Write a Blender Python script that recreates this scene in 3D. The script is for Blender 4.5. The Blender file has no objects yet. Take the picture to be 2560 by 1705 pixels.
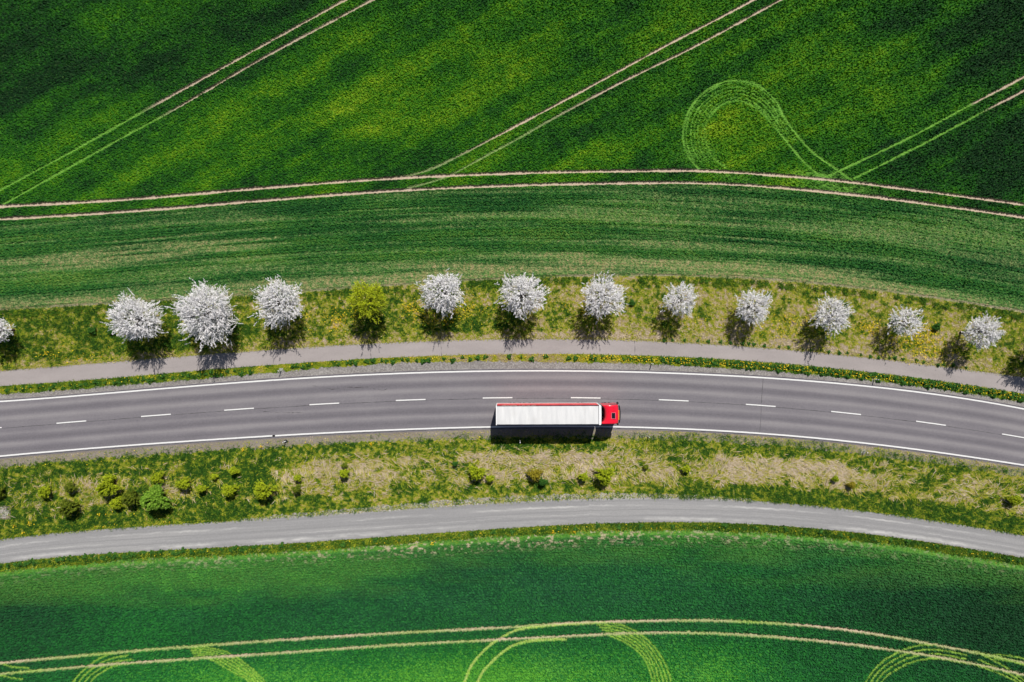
import bpy, bmesh, math, random
import numpy as np
from mathutils import Vector, Matrix

# ------------------------------------------------------------------ camera, sky, sun, exposure
scene = bpy.context.scene
COL = scene.collection
CAM_H = 77.8                       # metres above the road
HFOV = math.radians(84.0)
F = 1280.0 / math.tan(HFOV / 2)    # survey grid: 2560 units across the mapped area
S = CAM_H / F                      # metres on the ground per survey unit

cam_d = bpy.data.cameras.new("camera")
cam = bpy.data.objects.new("camera", cam_d)
COL.objects.link(cam)
cam.location = (0, 0, CAM_H)
cam.rotation_euler = (0, 0, 0)
cam_d.angle = HFOV
cam_d.clip_end = 5000
scene.camera = cam

SUNV = Vector((0.864, 3.245, 4.0)).normalized()     # towards the sun
world = bpy.data.worlds.new("World")
scene.world = world
world.use_nodes = True
wn = world.node_tree
bg = wn.nodes["Background"]
sky = wn.nodes.new("ShaderNodeTexSky")
sky.sky_type = 'NISHITA'
sky.sun_disc = False
sky.sun_elevation = math.asin(SUNV.z)
sky.sun_rotation = math.atan2(SUNV.x, SUNV.y)
wn.links.new(sky.outputs[0], bg.inputs[0])
bg.inputs[1].default_value = 0.05

sun_d = bpy.data.lights.new("sun", 'SUN')
sun_d.energy = 5.0
sun_d.angle = math.radians(0.5)
sun_d.color = (1.0, 0.955, 0.89)
sun = bpy.data.objects.new("sun", sun_d)
COL.objects.link(sun)
sun.rotation_euler = SUNV.to_track_quat('Z', 'Y').to_euler()
sun.location = SUNV * 200

scene.view_settings.view_transform = 'Standard'
scene.view_settings.look = 'None'
scene.view_settings.exposure = 0.15
scene.view_settings.gamma = 1.0
scene.view_settings.use_curve_mapping = False

R0 = np.random.RandomState(7)
random.seed(7)

# ------------------------------------------------------------------ helpers: map, noise, meshes
def wx(px): return (np.asarray(px, float) - 1280.0) * S
def wy(py): return (852.5 - np.asarray(py, float)) * S
def gp(px, py, z=0.0): return Vector((float(wx(px)), float(wy(py)), z))

def hash2(ix, iy, seed):
    h = (ix.astype(np.int64) * 374761393 + iy.astype(np.int64) * 668265263 + seed * 974634777) & 0x7fffffff
    h = ((h ^ (h >> 13)) * 1274126177) & 0x7fffffff
    h = ((h ^ (h >> 16)) * 668265263) & 0x7fffffff
    return ((h ^ (h >> 15)) & 0xffff) / 65535.0

def vnoise(x, y, seed=0):
    x = np.asarray(x, float); y = np.asarray(y, float)
    ix = np.floor(x); iy = np.floor(y)
    fx = x - ix; fy = y - iy
    fx = fx * fx * (3 - 2 * fx); fy = fy * fy * (3 - 2 * fy)
    a = hash2(ix, iy, seed); b = hash2(ix + 1, iy, seed)
    c = hash2(ix, iy + 1, seed); d = hash2(ix + 1, iy + 1, seed)
    return (a * (1 - fx) + b * fx) * (1 - fy) + (c * (1 - fx) + d * fx) * fy

def fbm(x, y, seed=0, octv=4):
    s = 0; a = 0.5; t = 0
    for i in range(octv):
        s = s + a * vnoise(x * 2 ** i + 17.3 * i, y * 2 ** i - 9.1 * i, seed + i); t += a; a *= 0.55
    return s / t

def sstep(a, b, x):
    t = np.clip((x - a) / (b - a), 0, 1)
    return t * t * (3 - 2 * t)

class Edge:
    """a line across the map, fitted through measured points; carries on with the same bend outside"""
    def __init__(s, pts, deg=5):
        p = np.array(pts, float); t = (p[:, 0] - 1280) / 1280
        s.c = np.polyfit(t, p[:, 1], deg)
        s.d1 = np.polyder(s.c); s.L = 1.0
    def __call__(s, x):
        t = (np.asarray(x, float) - 1280) / 1280
        tc = np.clip(t, -s.L, s.L); e = t - tc
        return np.polyval(s.c, tc) + np.polyval(s.d1, tc) * e + 0.5 * 175 * e * e

def mesh_np(name, verts, faces, attrs=None, uv=None, smooth=False):
    me = bpy.data.meshes.new(name)
    verts = np.ascontiguousarray(verts, np.float32); faces = np.ascontiguousarray(faces, np.int32)
    nf, k = faces.shape
    me.vertices.add(len(verts)); me.vertices.foreach_set("co", verts.ravel())
    me.loops.add(nf * k); me.loops.foreach_set("vertex_index", faces.ravel())
    me.polygons.add(nf)
    me.polygons.foreach_set("loop_start", np.arange(0, nf * k, k, dtype=np.int32))
    if smooth: me.polygons.foreach_set("use_smooth", np.ones(nf, bool))
    else: me.polygons.foreach_set("use_smooth", np.zeros(nf, bool))
    if uv is not None:
        l = me.uv_layers.new(name="UVMap")
        l.data.foreach_set("uv", np.ascontiguousarray(uv[faces.ravel()], np.float32).ravel())
    for a, v in (attrs or {}).items():
        at = me.attributes.new(a, 'FLOAT', 'POINT')
        at.data.foreach_set("value", np.ascontiguousarray(v, np.float32))
    me.update(calc_edges=True)
    return me

def link(name, me, mat, parent=None):
    o = bpy.data.objects.new(name, me)
    COL.objects.link(o)
    if mat is not None and not me.materials: me.materials.append(mat)
    if parent is not None: o.parent = parent
    return o

def empty(name, loc, label=None, cat=None, group=None, rz=0.0):
    o = bpy.data.objects.new(name, None)
    COL.objects.link(o); o.location = loc; o.rotation_euler = (0, 0, rz)
    o.empty_display_size = 0.3
    return tag(o, label, cat, group)

def tag(o, label=None, cat=None, group=None, kind=None):
    if label: o['label'] = label
    if cat: o['category'] = cat
    if group: o['group'] = group
    if kind: o['kind'] = kind
    return o

# ------------------------------------------------------------------ helpers: materials
class Mat:
    def __init__(s, name, rough=0.85, spec=0.2):
        s.m = bpy.data.materials.new(name); s.m.use_nodes = True
        s.t = s.m.node_tree; s.b = s.t.nodes["Principled BSDF"]
        s.b.inputs["Roughness"].default_value = rough
        s.b.inputs["Specular IOR Level"].default_value = spec
    def n(s, typ): return s.t.nodes.new(typ)
    def put(s, sock, v):
        if v is None: return
        if hasattr(v, 'is_output'): s.t.links.new(v, sock)
        elif isinstance(v, tuple) and sock.type == 'RGBA': sock.default_value = (v + (1.0,))[:4]
        else: sock.default_value = v
    def pos(s): return s.n("ShaderNodeNewGeometry").outputs["Position"]
    def obj(s): return s.n("ShaderNodeTexCoord").outputs["Object"]
    def uv(s): return s.n("ShaderNodeTexCoord").outputs["UV"]
    def attr(s, a):
        n = s.n("ShaderNodeAttribute"); n.attribute_name = a; return n.outputs["Fac"]
    def map(s, v, scale=(1, 1, 1), rot=(0, 0, 0), loc=(0, 0, 0)):
        n = s.n("ShaderNodeMapping"); s.put(n.inputs["Vector"], v)
        n.inputs["Scale"].default_value = scale; n.inputs["Rotation"].default_value = rot
        n.inputs["Location"].default_value = loc
        return n.outputs[0]
    def noise(s, v, scale, detail=3, rough=0.55, dist=0.0):
        n = s.n("ShaderNodeTexNoise"); s.put(n.inputs["Vector"], v)
        n.inputs["Scale"].default_value = scale; n.inputs["Detail"].default_value = detail
        n.inputs["Roughness"].default_value = rough; n.inputs["Distortion"].default_value = dist
        return n.outputs["Fac"]
    def vor(s, v, scale, out="Distance"):
        n = s.n("ShaderNodeTexVoronoi"); s.put(n.inputs["Vector"], v); n.inputs["Scale"].default_value = scale
        return n.outputs[out]
    def rng(s, f, a, b, c=0.0, d=1.0):
        n = s.n("ShaderNodeMapRange"); s.put(n.inputs[0], f)
        for i, q in enumerate((a, b, c, d)): s.put(n.inputs[i + 1], q)
        return n.outputs[0]
    def math(s, op, a, b=None, c=None):
        n = s.n("ShaderNodeMath"); n.operation = op
        s.put(n.inputs[0], a)
        if b is not None: s.put(n.inputs[1], b)
        if c is not None: s.put(n.inputs[2], c)
        return n.outputs[0]
    def ramp(s, f, stops):
        n = s.n("ShaderNodeValToRGB"); s.put(n.inputs[0], f)
        r = n.color_ramp
        while len(r.elements) < len(stops): r.elements.new(0.5)
        for e, (p, c) in zip(r.elements, stops): e.position = p; e.color = c + (1.0,)
        return n.outputs[0]
    def mix(s, f, a, b, mode='MIX'):
        n = s.n("ShaderNodeMix"); n.data_type = 'RGBA'; n.blend_type = mode
        s.put(n.inputs[0], f); s.put(n.inputs[6], a); s.put(n.inputs[7], b)
        return n.outputs[2]
    def sep(s, v):
        n = s.n("ShaderNodeSeparateXYZ"); s.put(n.inputs[0], v); return n.outputs
    def bump(s, h, strength=0.3, dist=0.05):
        n = s.n("ShaderNodeBump"); s.put(n.inputs["Height"], h)
        n.inputs["Strength"].default_value = strength; n.inputs["Distance"].default_value = dist
        s.t.links.new(n.outputs[0], s.b.inputs["Normal"])
    def col(s, c): s.put(s.b.inputs["Base Color"], c); return s

def plain(name, c, rough=0.6, spec=0.3, metal=0.0, var=0.12, scale=6.0, coat=0.0):
    m = Mat(name, rough, spec)
    n = m.noise(m.obj(), scale, 4)
    lo = tuple(x * (1 - var) for x in c); hi = tuple(min(1, x * (1 + var)) for x in c)
    m.col(m.ramp(n, [(0.3, lo), (0.7, hi)]))
    m.b.inputs["Metallic"].default_value = metal
    if coat: m.b.inputs["Coat Weight"].default_value = coat; m.b.inputs["Coat Roughness"].default_value = 0.08
    return m.m

# ------------------------------------------------------------------ the lines of the map
road_top = Edge([(0,1003.7),(320,978.4),(640,953.1),(960,936.8),(1280,924.8),(1600,930.8),(1920,946.2),(2240,972.5),(2560,1022.7)])
road_bot = Edge([(0,1140.2),(320,1113.9),(640,1090.8),(960,1076.6),(1224,1066.9),(1538,1066.3),(1600,1068.3),(1920,1085.3),(2240,1116.6),(2560,1162.8)])
road_mid = Edge([(3,1069),(142,1057.7),(217,1052.3),(353,1041.2),(425,1035.5),(561,1025.4),(635,1020.2),(774,1011.3),(848,1007.7),(990,1001.7),(1063,999.3),(1207,995.5),(1282,993.4),(1427,992.4),(1501,994.3),(1647,999.9),(1722,1002.8),(1864,1011.3),(1938,1016.4),(2078,1028.1),(2150,1035.7),(2290,1053.1),(2364,1062.9),(2504,1084.5),(2560,1094.5)])
path_top = Edge([(0,925.9),(160,914.5),(320,900.9),(480,887.9),(640,877),(800,865),(960,856),(1120,850.6),(1280,847.9),(1440,847.9),(1600,852),(1760,858.2),(1920,869),(2080,884),(2240,902.3),(2400,922.5),(2560,942)])
path_bot = Edge([(0,964.8),(160,955.3),(320,941.7),(480,928),(640,914),(800,905),(960,895),(1120,888.7),(1280,884.6),(1440,885.4),(1600,889.5),(1760,894.1),(1920,906.8),(2080,921.3),(2240,937.6),(2400,960.7),(2560,985)])
track_top = Edge([(0,1347.6),(160,1331.3),(320,1317.7),(480,1306.9),(640,1296),(800,1287.8),(960,1275.6),(1120,1266),(1280,1254),(1440,1245.7),(1600,1241.6),(1760,1247),(1920,1254.8),(2080,1268.8),(2240,1286.5),(2400,1310.9),(2560,1338)], 6)
track_bot = Edge([(0,1408.8),(160,1393.8),(320,1380),(480,1372),(640,1362.6),(800,1354.4),(960,1343.5),(1120,1331.3),(1280,1319),(1440,1311),(1600,1305.5),(1760,1306.8),(1920,1312.3),(2080,1325.9),(2240,1344.9),(2400,1366.6),(2560,1395)], 6)
field_edge = Edge([(0,775.9),(160,767.7),(320,755.5),(640,742),(800,725.6),(960,713.4),(1280,698.4),(1440,691.6),(1600,690),(1760,694),(1920,699),(2080,712),(2240,733.8),(2400,758),(2560,781)])

XS = np.concatenate([np.linspace(-3400, -420, 60), np.arange(-410, 2975, 2.2), np.linspace(2985, 5960, 60)])

def shift(e, m):
    """an edge moved m metres down the map"""
    return lambda x: e(x) + m / S

def ribbon(name, ea, eb, z, mat, rows=2, jit_a=0.0, jit_b=0.0, xs=XS, seed=1, zfun=None, attrs=None, thick=0.0, zb=None):
    ya = wy(ea(xs)); yb = wy(eb(xs)); X = wx(xs)
    if jit_a: ya = ya + (fbm(X * 1.3, X * 0 + 3, seed) - 0.5) * 2 * jit_a + (vnoise(X * 4.5, X * 0, seed + 5) - 0.5) * jit_a
    if jit_b: yb = yb + (fbm(X * 1.3, X * 0 + 7, seed + 9) - 0.5) * 2 * jit_b + (vnoise(X * 4.5, X * 0, seed + 7) - 0.5) * jit_b
    t = np.linspace(0, 1, rows + 1)[:, None]
    Y = ya[None] * (1 - t) + yb[None] * t
    XX = np.repeat(X[None], rows + 1, 0)
    Z = np.full_like(Y, z)
    if zfun is not None: Z = Z + zfun(XX, Y, t)
    n = len(X)
    if thick:   # sides down to the ground
        XX = np.vstack([X[None], XX, X[None]]); Y = np.vstack([ya[None], Y, yb[None]])
        Z = np.vstack([np.full((1, n), z - thick), Z, np.full((1, n), z - thick)])
        t = np.vstack([[[0.0]], t, [[1.0]]])
    mid = wy(road_mid(xs))[None]
    uv = np.stack([XX, Y - mid], -1).reshape(-1, 2)
    idx = np.arange(XX.size).reshape(XX.shape)
    f = np.stack([idx[:-1, :-1], idx[1:, :-1], idx[1:, 1:], idx[:-1, 1:]], -1).reshape(-1, 4)
    V = np.stack([XX, Y, Z], -1).reshape(-1, 3)
    A = {k: fn(XX, Y, np.broadcast_to(t, XX.shape)).ravel() for k, fn in (attrs or {}).items()}
    me = mesh_np(name, V, f, A, uv)
    return link(name, me, mat)

# ------------------------------------------------------------------ ground sheet
m = Mat("ground_soil_grass")
n1 = m.noise(m.pos(), 0.35, 5); n2 = m.noise(m.pos(), 7, 4)
m.col(m.mix(m.math('MULTIPLY', n2, 0.6), m.ramp(n1, [(0.35, (0.035, 0.06, 0.012)), (0.65, (0.09, 0.09, 0.025))]), (0.16, 0.115, 0.07)))
me = bpy.data.meshes.new("ground")
g = 3000
me.from_pydata([(-g, -g, 0), (g, -g, 0), (g, g, 0), (-g, g, 0)], [], [(0, 1, 2, 3)])
tag(link("ground", me, m.m), "flat grassy soil reaching beyond the fields", kind='structure')

# ------------------------------------------------------------------ asphalt road and markings
m = Mat("worn_asphalt", 0.9, 0.15)
uv = m.uv(); s = m.sep(uv); v = s[1]
base = m.noise(m.map(uv, (0.03, 0.9, 1)), 1.0, 4, 0.6)
blot = m.noise(m.map(uv, (0.12, 0.3, 1)), 1.0, 4, 0.6)
def band(c, w):     # polished wheel path at offset c
    return m.rng(m.math('ABSOLUTE', m.math('SUBTRACT', v, c)), 0.0, w, 1.0, 0.0)
light = m.math('ADD', m.math('ADD', band(2.75, 0.55), band(1.2, 0.5)), m.math('ADD', band(-2.35, 0.55), m.math('MULTIPLY', band(-0.9, 0.35), 0.6)))
dark = m.math('ADD', band(2.0, 0.5), m.math('ADD', band(-1.65, 0.5), m.math('MULTIPLY', band(-3.2, 0.5), 0.8)))
tone = m.math('ADD', m.math('MULTIPLY', m.math('SUBTRACT', light, dark), 0.32), m.math('ADD', m.math('MULTIPLY', base, 0.5), m.math('MULTIPLY', blot, 0.5)))
c = m.ramp(tone, [(0.2, (0.110, 0.102, 0.117)), (0.5, (0.156, 0.146, 0.162)), (0.8, (0.245, 0.231, 0.238))])
grain = m.noise(m.pos(), 9, 3, 0.7)
c = m.mix(0.35, c, m.ramp(grain, [(0.3, (0.11, 0.103, 0.114)), (0.7, (0.255, 0.241, 0.254))]))
tarpatch = m.rng(m.noise(m.map(uv, (0.5, 2.5, 1)), 1.0, 6, 0.7), 0.73, 0.76)
c = m.mix(m.math('MULTIPLY', tarpatch, 0.35), c, (0.06, 0.06, 0.065))
m.col(c); m.bump(m.noise(m.pos(), 25, 3), 0.25, 0.02)
road_mat = m.m
road = ribbon("road", shift(road_top, -0.30), shift(road_bot, 0.36), 0.05, road_mat, rows=10, jit_a=0.03, jit_b=0.03, thick=0.06)
tag(road, "grey two lane asphalt road curving across the middle", kind='structure')

m = Mat("road_paint", 0.6, 0.3)
w1 = m.noise(m.pos(), 14, 4, 0.7)
m.col(m.ramp(w1, [(0.3, (0.42, 0.42, 0.42)), (0.5, (0.70, 0.70, 0.69))]))
paint = m.m
def road_child(o, kind_name=None):
    o.parent = road; return o
road_child(ribbon("edge_line", shift(road_top, -0.095), shift(road_top, 0.095), 0.0545, paint, rows=1, jit_a=0.008, jit_b=0.008))
road_child(ribbon("edge_line", shift(road_bot, -0.095), shift(road_bot, 0.095), 0.0545, paint, rows=1, jit_a=0.008, jit_b=0.008))
mid_x = [142, 353.3, 561, 774, 989.8, 1206.8, 1427.1, 1646.9, 1864.3, 2077.6, 2289.6, 2504.3]
dash_x = [(-71, 5)] + [(a, a + 74.2) for a in mid_x] + [(-286, -212), (2718, 2791)]
for a, b in dash_x:
    xs = np.linspace(a, b, 14)
    road_child(ribbon("centre_dash", shift(road_mid, -0.075), shift(road_mid, 0.075), 0.0545, paint, rows=1, xs=xs, jit_a=0.006))
tar = plain("tar_seam", (0.018, 0.018, 0.02), 0.7)
m = Mat("tar_joint"); nn = m.noise(m.pos(), 1.2, 3)
m.col(m.ramp(nn, [(0.35, (0.035, 0.033, 0.035)), (0.7, (0.10, 0.095, 0.1))])); tarj = m.m
road_child(ribbon("tar_seam", shift(road_mid, 0.085), shift(road_mid, 0.135), 0.0525, tarj, rows=1, jit_a=0.03, jit_b=0.015))

def strip_poly(name, pts, w, z, mat, parent=None, seed=1, wj=0.3):
    """a narrow strip along survey points"""
    P = [gp(*p) for p in pts]; Q = []
    for a, b in zip(P[:-1], P[1:]):
        k = max(2, int((b - a).length / 0.25))
        for i in range(k): Q.append(a.lerp(b, i / k))
    Q.append(P[-1])
    vs, fs = [], []
    rr = random.Random(seed)
    for i, p in enumerate(Q):
        d = (Q[min(i + 1, len(Q) - 1)] - Q[max(i - 1, 0)]).normalized()
        nrm = Vector((-d.y, d.x, 0)); ww = w * (1 + wj * (rr.random() - 0.5) * 2) / 2
        j = nrm * (rr.random() - 0.5) * w * 0.8 * wj
        vs += [p + nrm * ww + j, p - nrm * ww + j]
    for i in range(len(Q) - 1): fs.append((2 * i, 2 * i + 1, 2 * i + 3, 2 * i + 2))
    me = bpy.data.meshes.new(name)
    me.from_pydata([(v.x, v.y, z) for v in vs], [], fs)
    o = link(name, me, mat, parent); return o
strip_poly("tar_seam", [(1908, 941), (1905, 975), (1903, 1008)], 0.05, 0.0525, tarj, road, 3)
strip_poly("tar_seam", [(1903, 1012), (1902, 1040), (1899, 1082)], 0.045, 0.0525, tarj, road, 4)
strip_poly("crack", [(868, 968), (890, 969), (921, 967)], 0.05, 0.0525, tarj, road, 5, 1.0)
strip_poly("crack", [(933, 972), (958, 976), (968, 972)], 0.05, 0.0525, tarj, road, 6, 1.0)
strip_poly("crack", [(780, 964), (800, 966), (830, 973), (850, 971)], 0.04, 0.0525, tarj, road, 7, 1.0)
strip_poly("crack", [(648, 1027), (700, 1032), (760, 1031)], 0.04, 0.0525, tarj, road, 8, 1.0)
road_child(ribbon("tar_seam", shift(road_top, -0.21), shift(road_top, -0.15), 0.0525, tarj, rows=1, jit_a=0.03, jit_b=0.03))
road_child(ribbon("tar_seam", shift(road_bot, 0.16), shift(road_bot, 0.24), 0.0525, tarj, rows=1, jit_a=0.04, jit_b=0.04))

# ------------------------------------------------------------------ cycle path
m = Mat("pale_path_asphalt", 0.9, 0.15)
b1 = m.noise(m.map(m.uv(), (0.12, 0.5, 1)), 1.0, 5, 0.6); b2 = m.noise(m.pos(), 10, 3, 0.7)
c = m.ramp(b1, [(0.3, (0.255, 0.228, 0.223)), (0.7, (0.345, 0.308, 0.30))])
c = m.mix(0.3, c, m.ramp(b2, [(0.3, (0.22, 0.2, 0.195)), (0.7, (0.42, 0.385, 0.37))]))
m.col(c); m.bump(b2, 0.2, 0.02)
path = ribbon("cycle_path", path_top, path_bot, 0.04, m.m, rows=4, jit_a=0.07, jit_b=0.07, thick=0.05, seed=21)
tag(path, "pale narrow asphalt cycle path between trees and road", kind='structure')
for pts, sd in (([(1101, 851), (1103, 870), (1104, 890)], 11), ([(1586, 852), (1587, 866), (1587, 888)], 12), ([(926, 882), (928, 893), (927, 897)], 13), ([(1894, 897), (1893, 904)], 14)):
    strip_poly("crack", pts, 0.05, 0.0445, tarj, path, sd, 1.0)

# ------------------------------------------------------------------ gravel shoulders
m = Mat("grey_gravel", 0.95, 0.1)
a1 = m.noise(m.map(m.uv(), (0.25, 1.0, 1)), 1.0, 4); a2 = m.vor(m.pos(), 9, "Color"); a3 = m.noise(m.pos(), 14, 3, 0.7)
c = m.ramp(a1, [(0.3, (0.17, 0.155, 0.145)), (0.72, (0.30, 0.285, 0.275))])
c = m.mix(0.5, c, m.ramp(m.sep(a2)[0], [(0.1, (0.12, 0.11, 0.10)), (0.6, (0.25, 0.235, 0.225)), (1.0, (0.42, 0.40, 0.38))]))
c = m.mix(m.rng(a3, 0.62, 0.72, 0, 0.55), c, (0.09, 0.075, 0.05))
m.col(c); m.bump(a3, 0.6, 0.05)
gravel = m.m
tag(ribbon("gravel_shoulder", shift(path_bot, 0.3), shift(road_top, 0.2), 0.022, gravel, rows=3, jit_a=0.2, seed=31), "loose grey gravel shoulder along the upper road edge", kind='structure')
m = Mat("brown_dirt_gravel", 0.95, 0.1)
a1 = m.noise(m.map(m.uv(), (0.3, 1.2, 1)), 1.0, 4); a3 = m.noise(m.pos(), 11, 4, 0.7)
c = m.ramp(a1, [(0.3, (0.16, 0.135, 0.105)), (0.7, (0.27, 0.24, 0.205))])
c = m.mix(0.5, c, m.ramp(a3, [(0.3, (0.08, 0.065, 0.045)), (0.7, (0.36, 0.32, 0.27))]))
m.col(c); m.bump(a3, 0.6, 0.05)
tag(ribbon("dirt_shoulder", shift(road_bot, 0.1), shift(road_bot, 1.6), 0.022, m.m, rows=3, jit_b=0.35, seed=35), "brown dirt shoulder along the lower road edge", kind='structure')

# ------------------------------------------------------------------ lower gravel track
m = Mat("compacted_gravel", 0.95, 0.1)
uv = m.uv(); at = m.attr("across")
l1 = m.noise(m.map(uv, (0.03, 1.4, 1)), 1.0, 5, 0.6); l2 = m.noise(m.map(uv, (0.5, 3.0, 1)), 1.0, 4, 0.6); a3 = m.noise(m.pos(), 10, 4, 0.75)
c = m.ramp(l1, [(0.3, (0.195, 0.194, 0.198)), (0.5, (0.255, 0.253, 0.256)), (0.7, (0.33, 0.325, 0.32))])
c = m.mix(0.35, c, m.ramp(a3, [(0.3, (0.15, 0.15, 0.152)), (0.7, (0.40, 0.395, 0.39))]))
# pale dusty streaks on the ridge between the wheel ruts and at the lower side
for cen, wid, amt in ((0.30, 0.06, 0.75), (0.86, 0.10, 0.85), (0.62, 0.03, 0.4)):
    bnd = m.rng(m.math('ABSOLUTE', m.math('SUBTRACT', at, cen)), 0.0, wid, 1.0, 0.0)
    msk = m.math('MULTIPLY', bnd, m.rng(m.noise(m.map(uv, (0.07, 0.2, 1), loc=(cen * 30, 0, 0)), 1.0, 4, 0.6), 0.42, 0.62, 0, amt))
    msk = m.math('MULTIPLY', msk, m.rng(l2, 0.3, 0.6))
    c = m.mix(msk, c, (0.58, 0.57, 0.55))
for cen, wid in ((0.12, 0.05), (0.48, 0.04), (0.72, 0.04)):
    bnd = m.rng(m.math('ABSOLUTE', m.math('SUBTRACT', at, cen)), 0.0, wid, 0.5, 0.0)
    c = m.mix(m.math('MULTIPLY', bnd, m.rng(l1, 0.3, 0.6)), c, (0.17, 0.17, 0.175))
m.col(c); m.bump(a3, 0.5, 0.05)
trk = ribbon("gravel_track", track_top, track_bot, 0.03, m.m, rows=14, jit_a=0.10, jit_b=0.10, thick=0.04, seed=41,
             attrs={"across": lambda X, Y, t: np.array(t)})
tag(trk, "grey compacted gravel farm track below the road", kind='structure')
def pale_a(x): return track_top(x) - (14 * np.clip(1 - np.abs((np.asarray(x, float) - 1240) / 640), 0, 1) ** 0.5 + 1)
m = Mat("pale_loose_gravel", 0.95, 0.1)
v1 = m.sep(m.vor(m.pos(), 8, "Color"))[0]; a3 = m.noise(m.pos(), 6, 4, 0.7)
c = m.ramp(v1, [(0.05, (0.15, 0.13, 0.115)), (0.4, (0.30, 0.28, 0.265)), (1.0, (0.47, 0.45, 0.43))])
c = m.mix(m.rng(a3, 0.55, 0.7), c, (0.2, 0.16, 0.11))
m.col(c); m.bump(v1, 0.6, 0.04)
tag(ribbon("gravel_margin", pale_a, shift(track_top, 0.12), 0.0345, m.m, rows=2, jit_a=0.25, jit_b=0.1, seed=45, xs=np.arange(600, 1880, 2.0)),
    "strip of pale loose gravel on the upper side of the farm track", kind='structure')

# ------------------------------------------------------------------ verges: ground under the grass
def dry_upper(px, py):
    X = wx(px); Y = wy(py)
    f = (py - field_edge(px)) / (path_top(px) - field_edge(px))
    d = 0.375 + 0.70 * (fbm(X * 0.33, Y * 0.5, 51) - 0.5) + 0.45 * (fbm(X * 1.6, Y * 2.0, 54, 2) - 0.5) + 0.80 * (vnoise(X * 3.6, Y * 4.2, 57) - 0.5)
    d = d - 0.14 * sstep(760, 200, px) + 0.16 * sstep(1250, 1700, px)
    d = d + 0.30 * sstep(0.78, 0.97, f) - 0.10 * sstep(0.16, 0.04, f)
    d = d + 0.16 * sstep(200, 0, np.abs(px - 1480)) - 0.12 * sstep(2300, 2560, px)
    return np.clip(d, 0, 1)
def frac_lower(px, py): return (py - road_bot(px)) / (track_top(px) - road_bot(px))
def dry_lower(px, py):
    X = wx(px); Y = wy(py); f = frac_lower(px, py)
    f = f + 0.10 * (fbm(X * 0.4, Y * 0.4, 61) - 0.5)
    tan_zone = sstep(0.30, 0.40, f) * sstep(0.80, 0.66, f)
    left = sstep(980, 450, px); right = sstep(1850, 2450, px)
    d = 0.27 + 0.05 * sstep(0.34, 0.24, f) - 0.07 * left + 0.50 * (fbm(X * 0.5, Y * 0.7, 63) - 0.5)
    d = d + tan_zone * (0.30 + 0.95 * (fbm(X * 0.2, Y * 0.4, 69, 4) - 0.5) - 0.22 * left - 0.13 * right + 0.10 * sstep(1500, 1800, px) * (1 - right)) + 0.16 * sstep(0.72, 0.9, f) * (1 - left) * (1 - sstep(1500, 1750, px))
    d = d + 0.32 * sstep(0.10, 0.05, f) + 0.40 * (fbm(X * 1.2, Y * 2.2, 66, 2) - 0.5) + 0.70 * (vnoise(X * 3.3, Y * 4.4, 67) - 0.5)
    d = d - 0.1 * sstep(1600, 1800, px) * sstep(0.72, 0.85, f)
    return np.clip(d, 0, 1)

GRASS_STOPS = [(0.0, (0.020, 0.070, 0.008)), (0.22, (0.060, 0.150, 0.012)), (0.42, (0.275, 0.345, 0.018)),
               (0.58, (0.46, 0.42, 0.042)), (0.78, (0.44, 0.35, 0.175)), (1.0, (0.58, 0.475, 0.36))]
def grass_mat(name, fac, dark=1.0):
    m = Mat(name, 0.9, 0.12)
    a = m.attr("dry"); n1 = m.noise(m.pos(), 3.5, 4, 0.7)
    t = m.math('ADD', a, m.math('MULTIPLY', m.math('SUBTRACT', n1, 0.5), fac))
    m.col(m.ramp(t, [(p, tuple(x * dark for x in c)) for p, c in GRASS_STOPS]))
    return m
gm = grass_mat("verge_turf", 0.4, 0.55); gm.bump(gm.noise(gm.pos(), 9, 4), 0.8, 0.12)
inv_px = lambda X: X / S + 1280
inv_py = lambda Y: 852.5 - Y / S
tag(ribbon("upper_verge", shift(field_edge, -1.0), shift(path_top, 0.2), 0.006, gm.m, rows=44, seed=61,
           attrs={"dry": lambda X, Y, t: dry_upper(inv_px(X), inv_py(Y))}), "mown grass verge under the blossom trees", kind='structure')
tag(ribbon("lower_verge", shift(road_bot, 1.0), shift(track_top, 0.2), 0.010, gm.m, rows=44, seed=62,
           attrs={"dry": lambda X, Y, t: dry_lower(inv_px(X), inv_py(Y))}), "rough grass bank between road and farm track", kind='structure')
def weedy(X, Y, t): return np.clip(0.3 + 0.9 * (fbm(X * 0.9, Y * 1.2, 71) - 0.5) + 0.25 * sstep(-60, -5, X * 0 - 30), 0, 1)
tag(ribbon("path_margin", shift(path_bot, -0.1), lambda x: path_bot(x) + 20 - 6 * np.exp(-((np.asarray(x, float) - 1000) / 260.0) ** 2), 0.0265, gm.m, rows=5, jit_b=0.25, seed=63,
           attrs={"dry": lambda X, Y, t: np.clip(0.30 + 0.35 * np.exp(-((inv_px(X) - 1250) / 420) ** 2) + 0.9 * (fbm(X * 0.9, Y * 1.2, 71) - 0.5), 0, 1)}),
    "thin weedy strip between cycle path and gravel shoulder", kind='structure')
tag(ribbon("track_margin", shift(track_bot, -0.1), shift(track_bot, 2.2), 0.012, gm.m, rows=8, jit_a=0.05, seed=64,
           attrs={"dry": lambda X, Y, t: np.clip(0.26 + 0.9 * (fbm(X * 0.8, Y * 1.2, 75) - 0.5) + 0.45 * sstep(0.12, 0.0, t), 0, 1)}),
    "thin grass margin between farm track and lower field", kind='structure')

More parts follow.
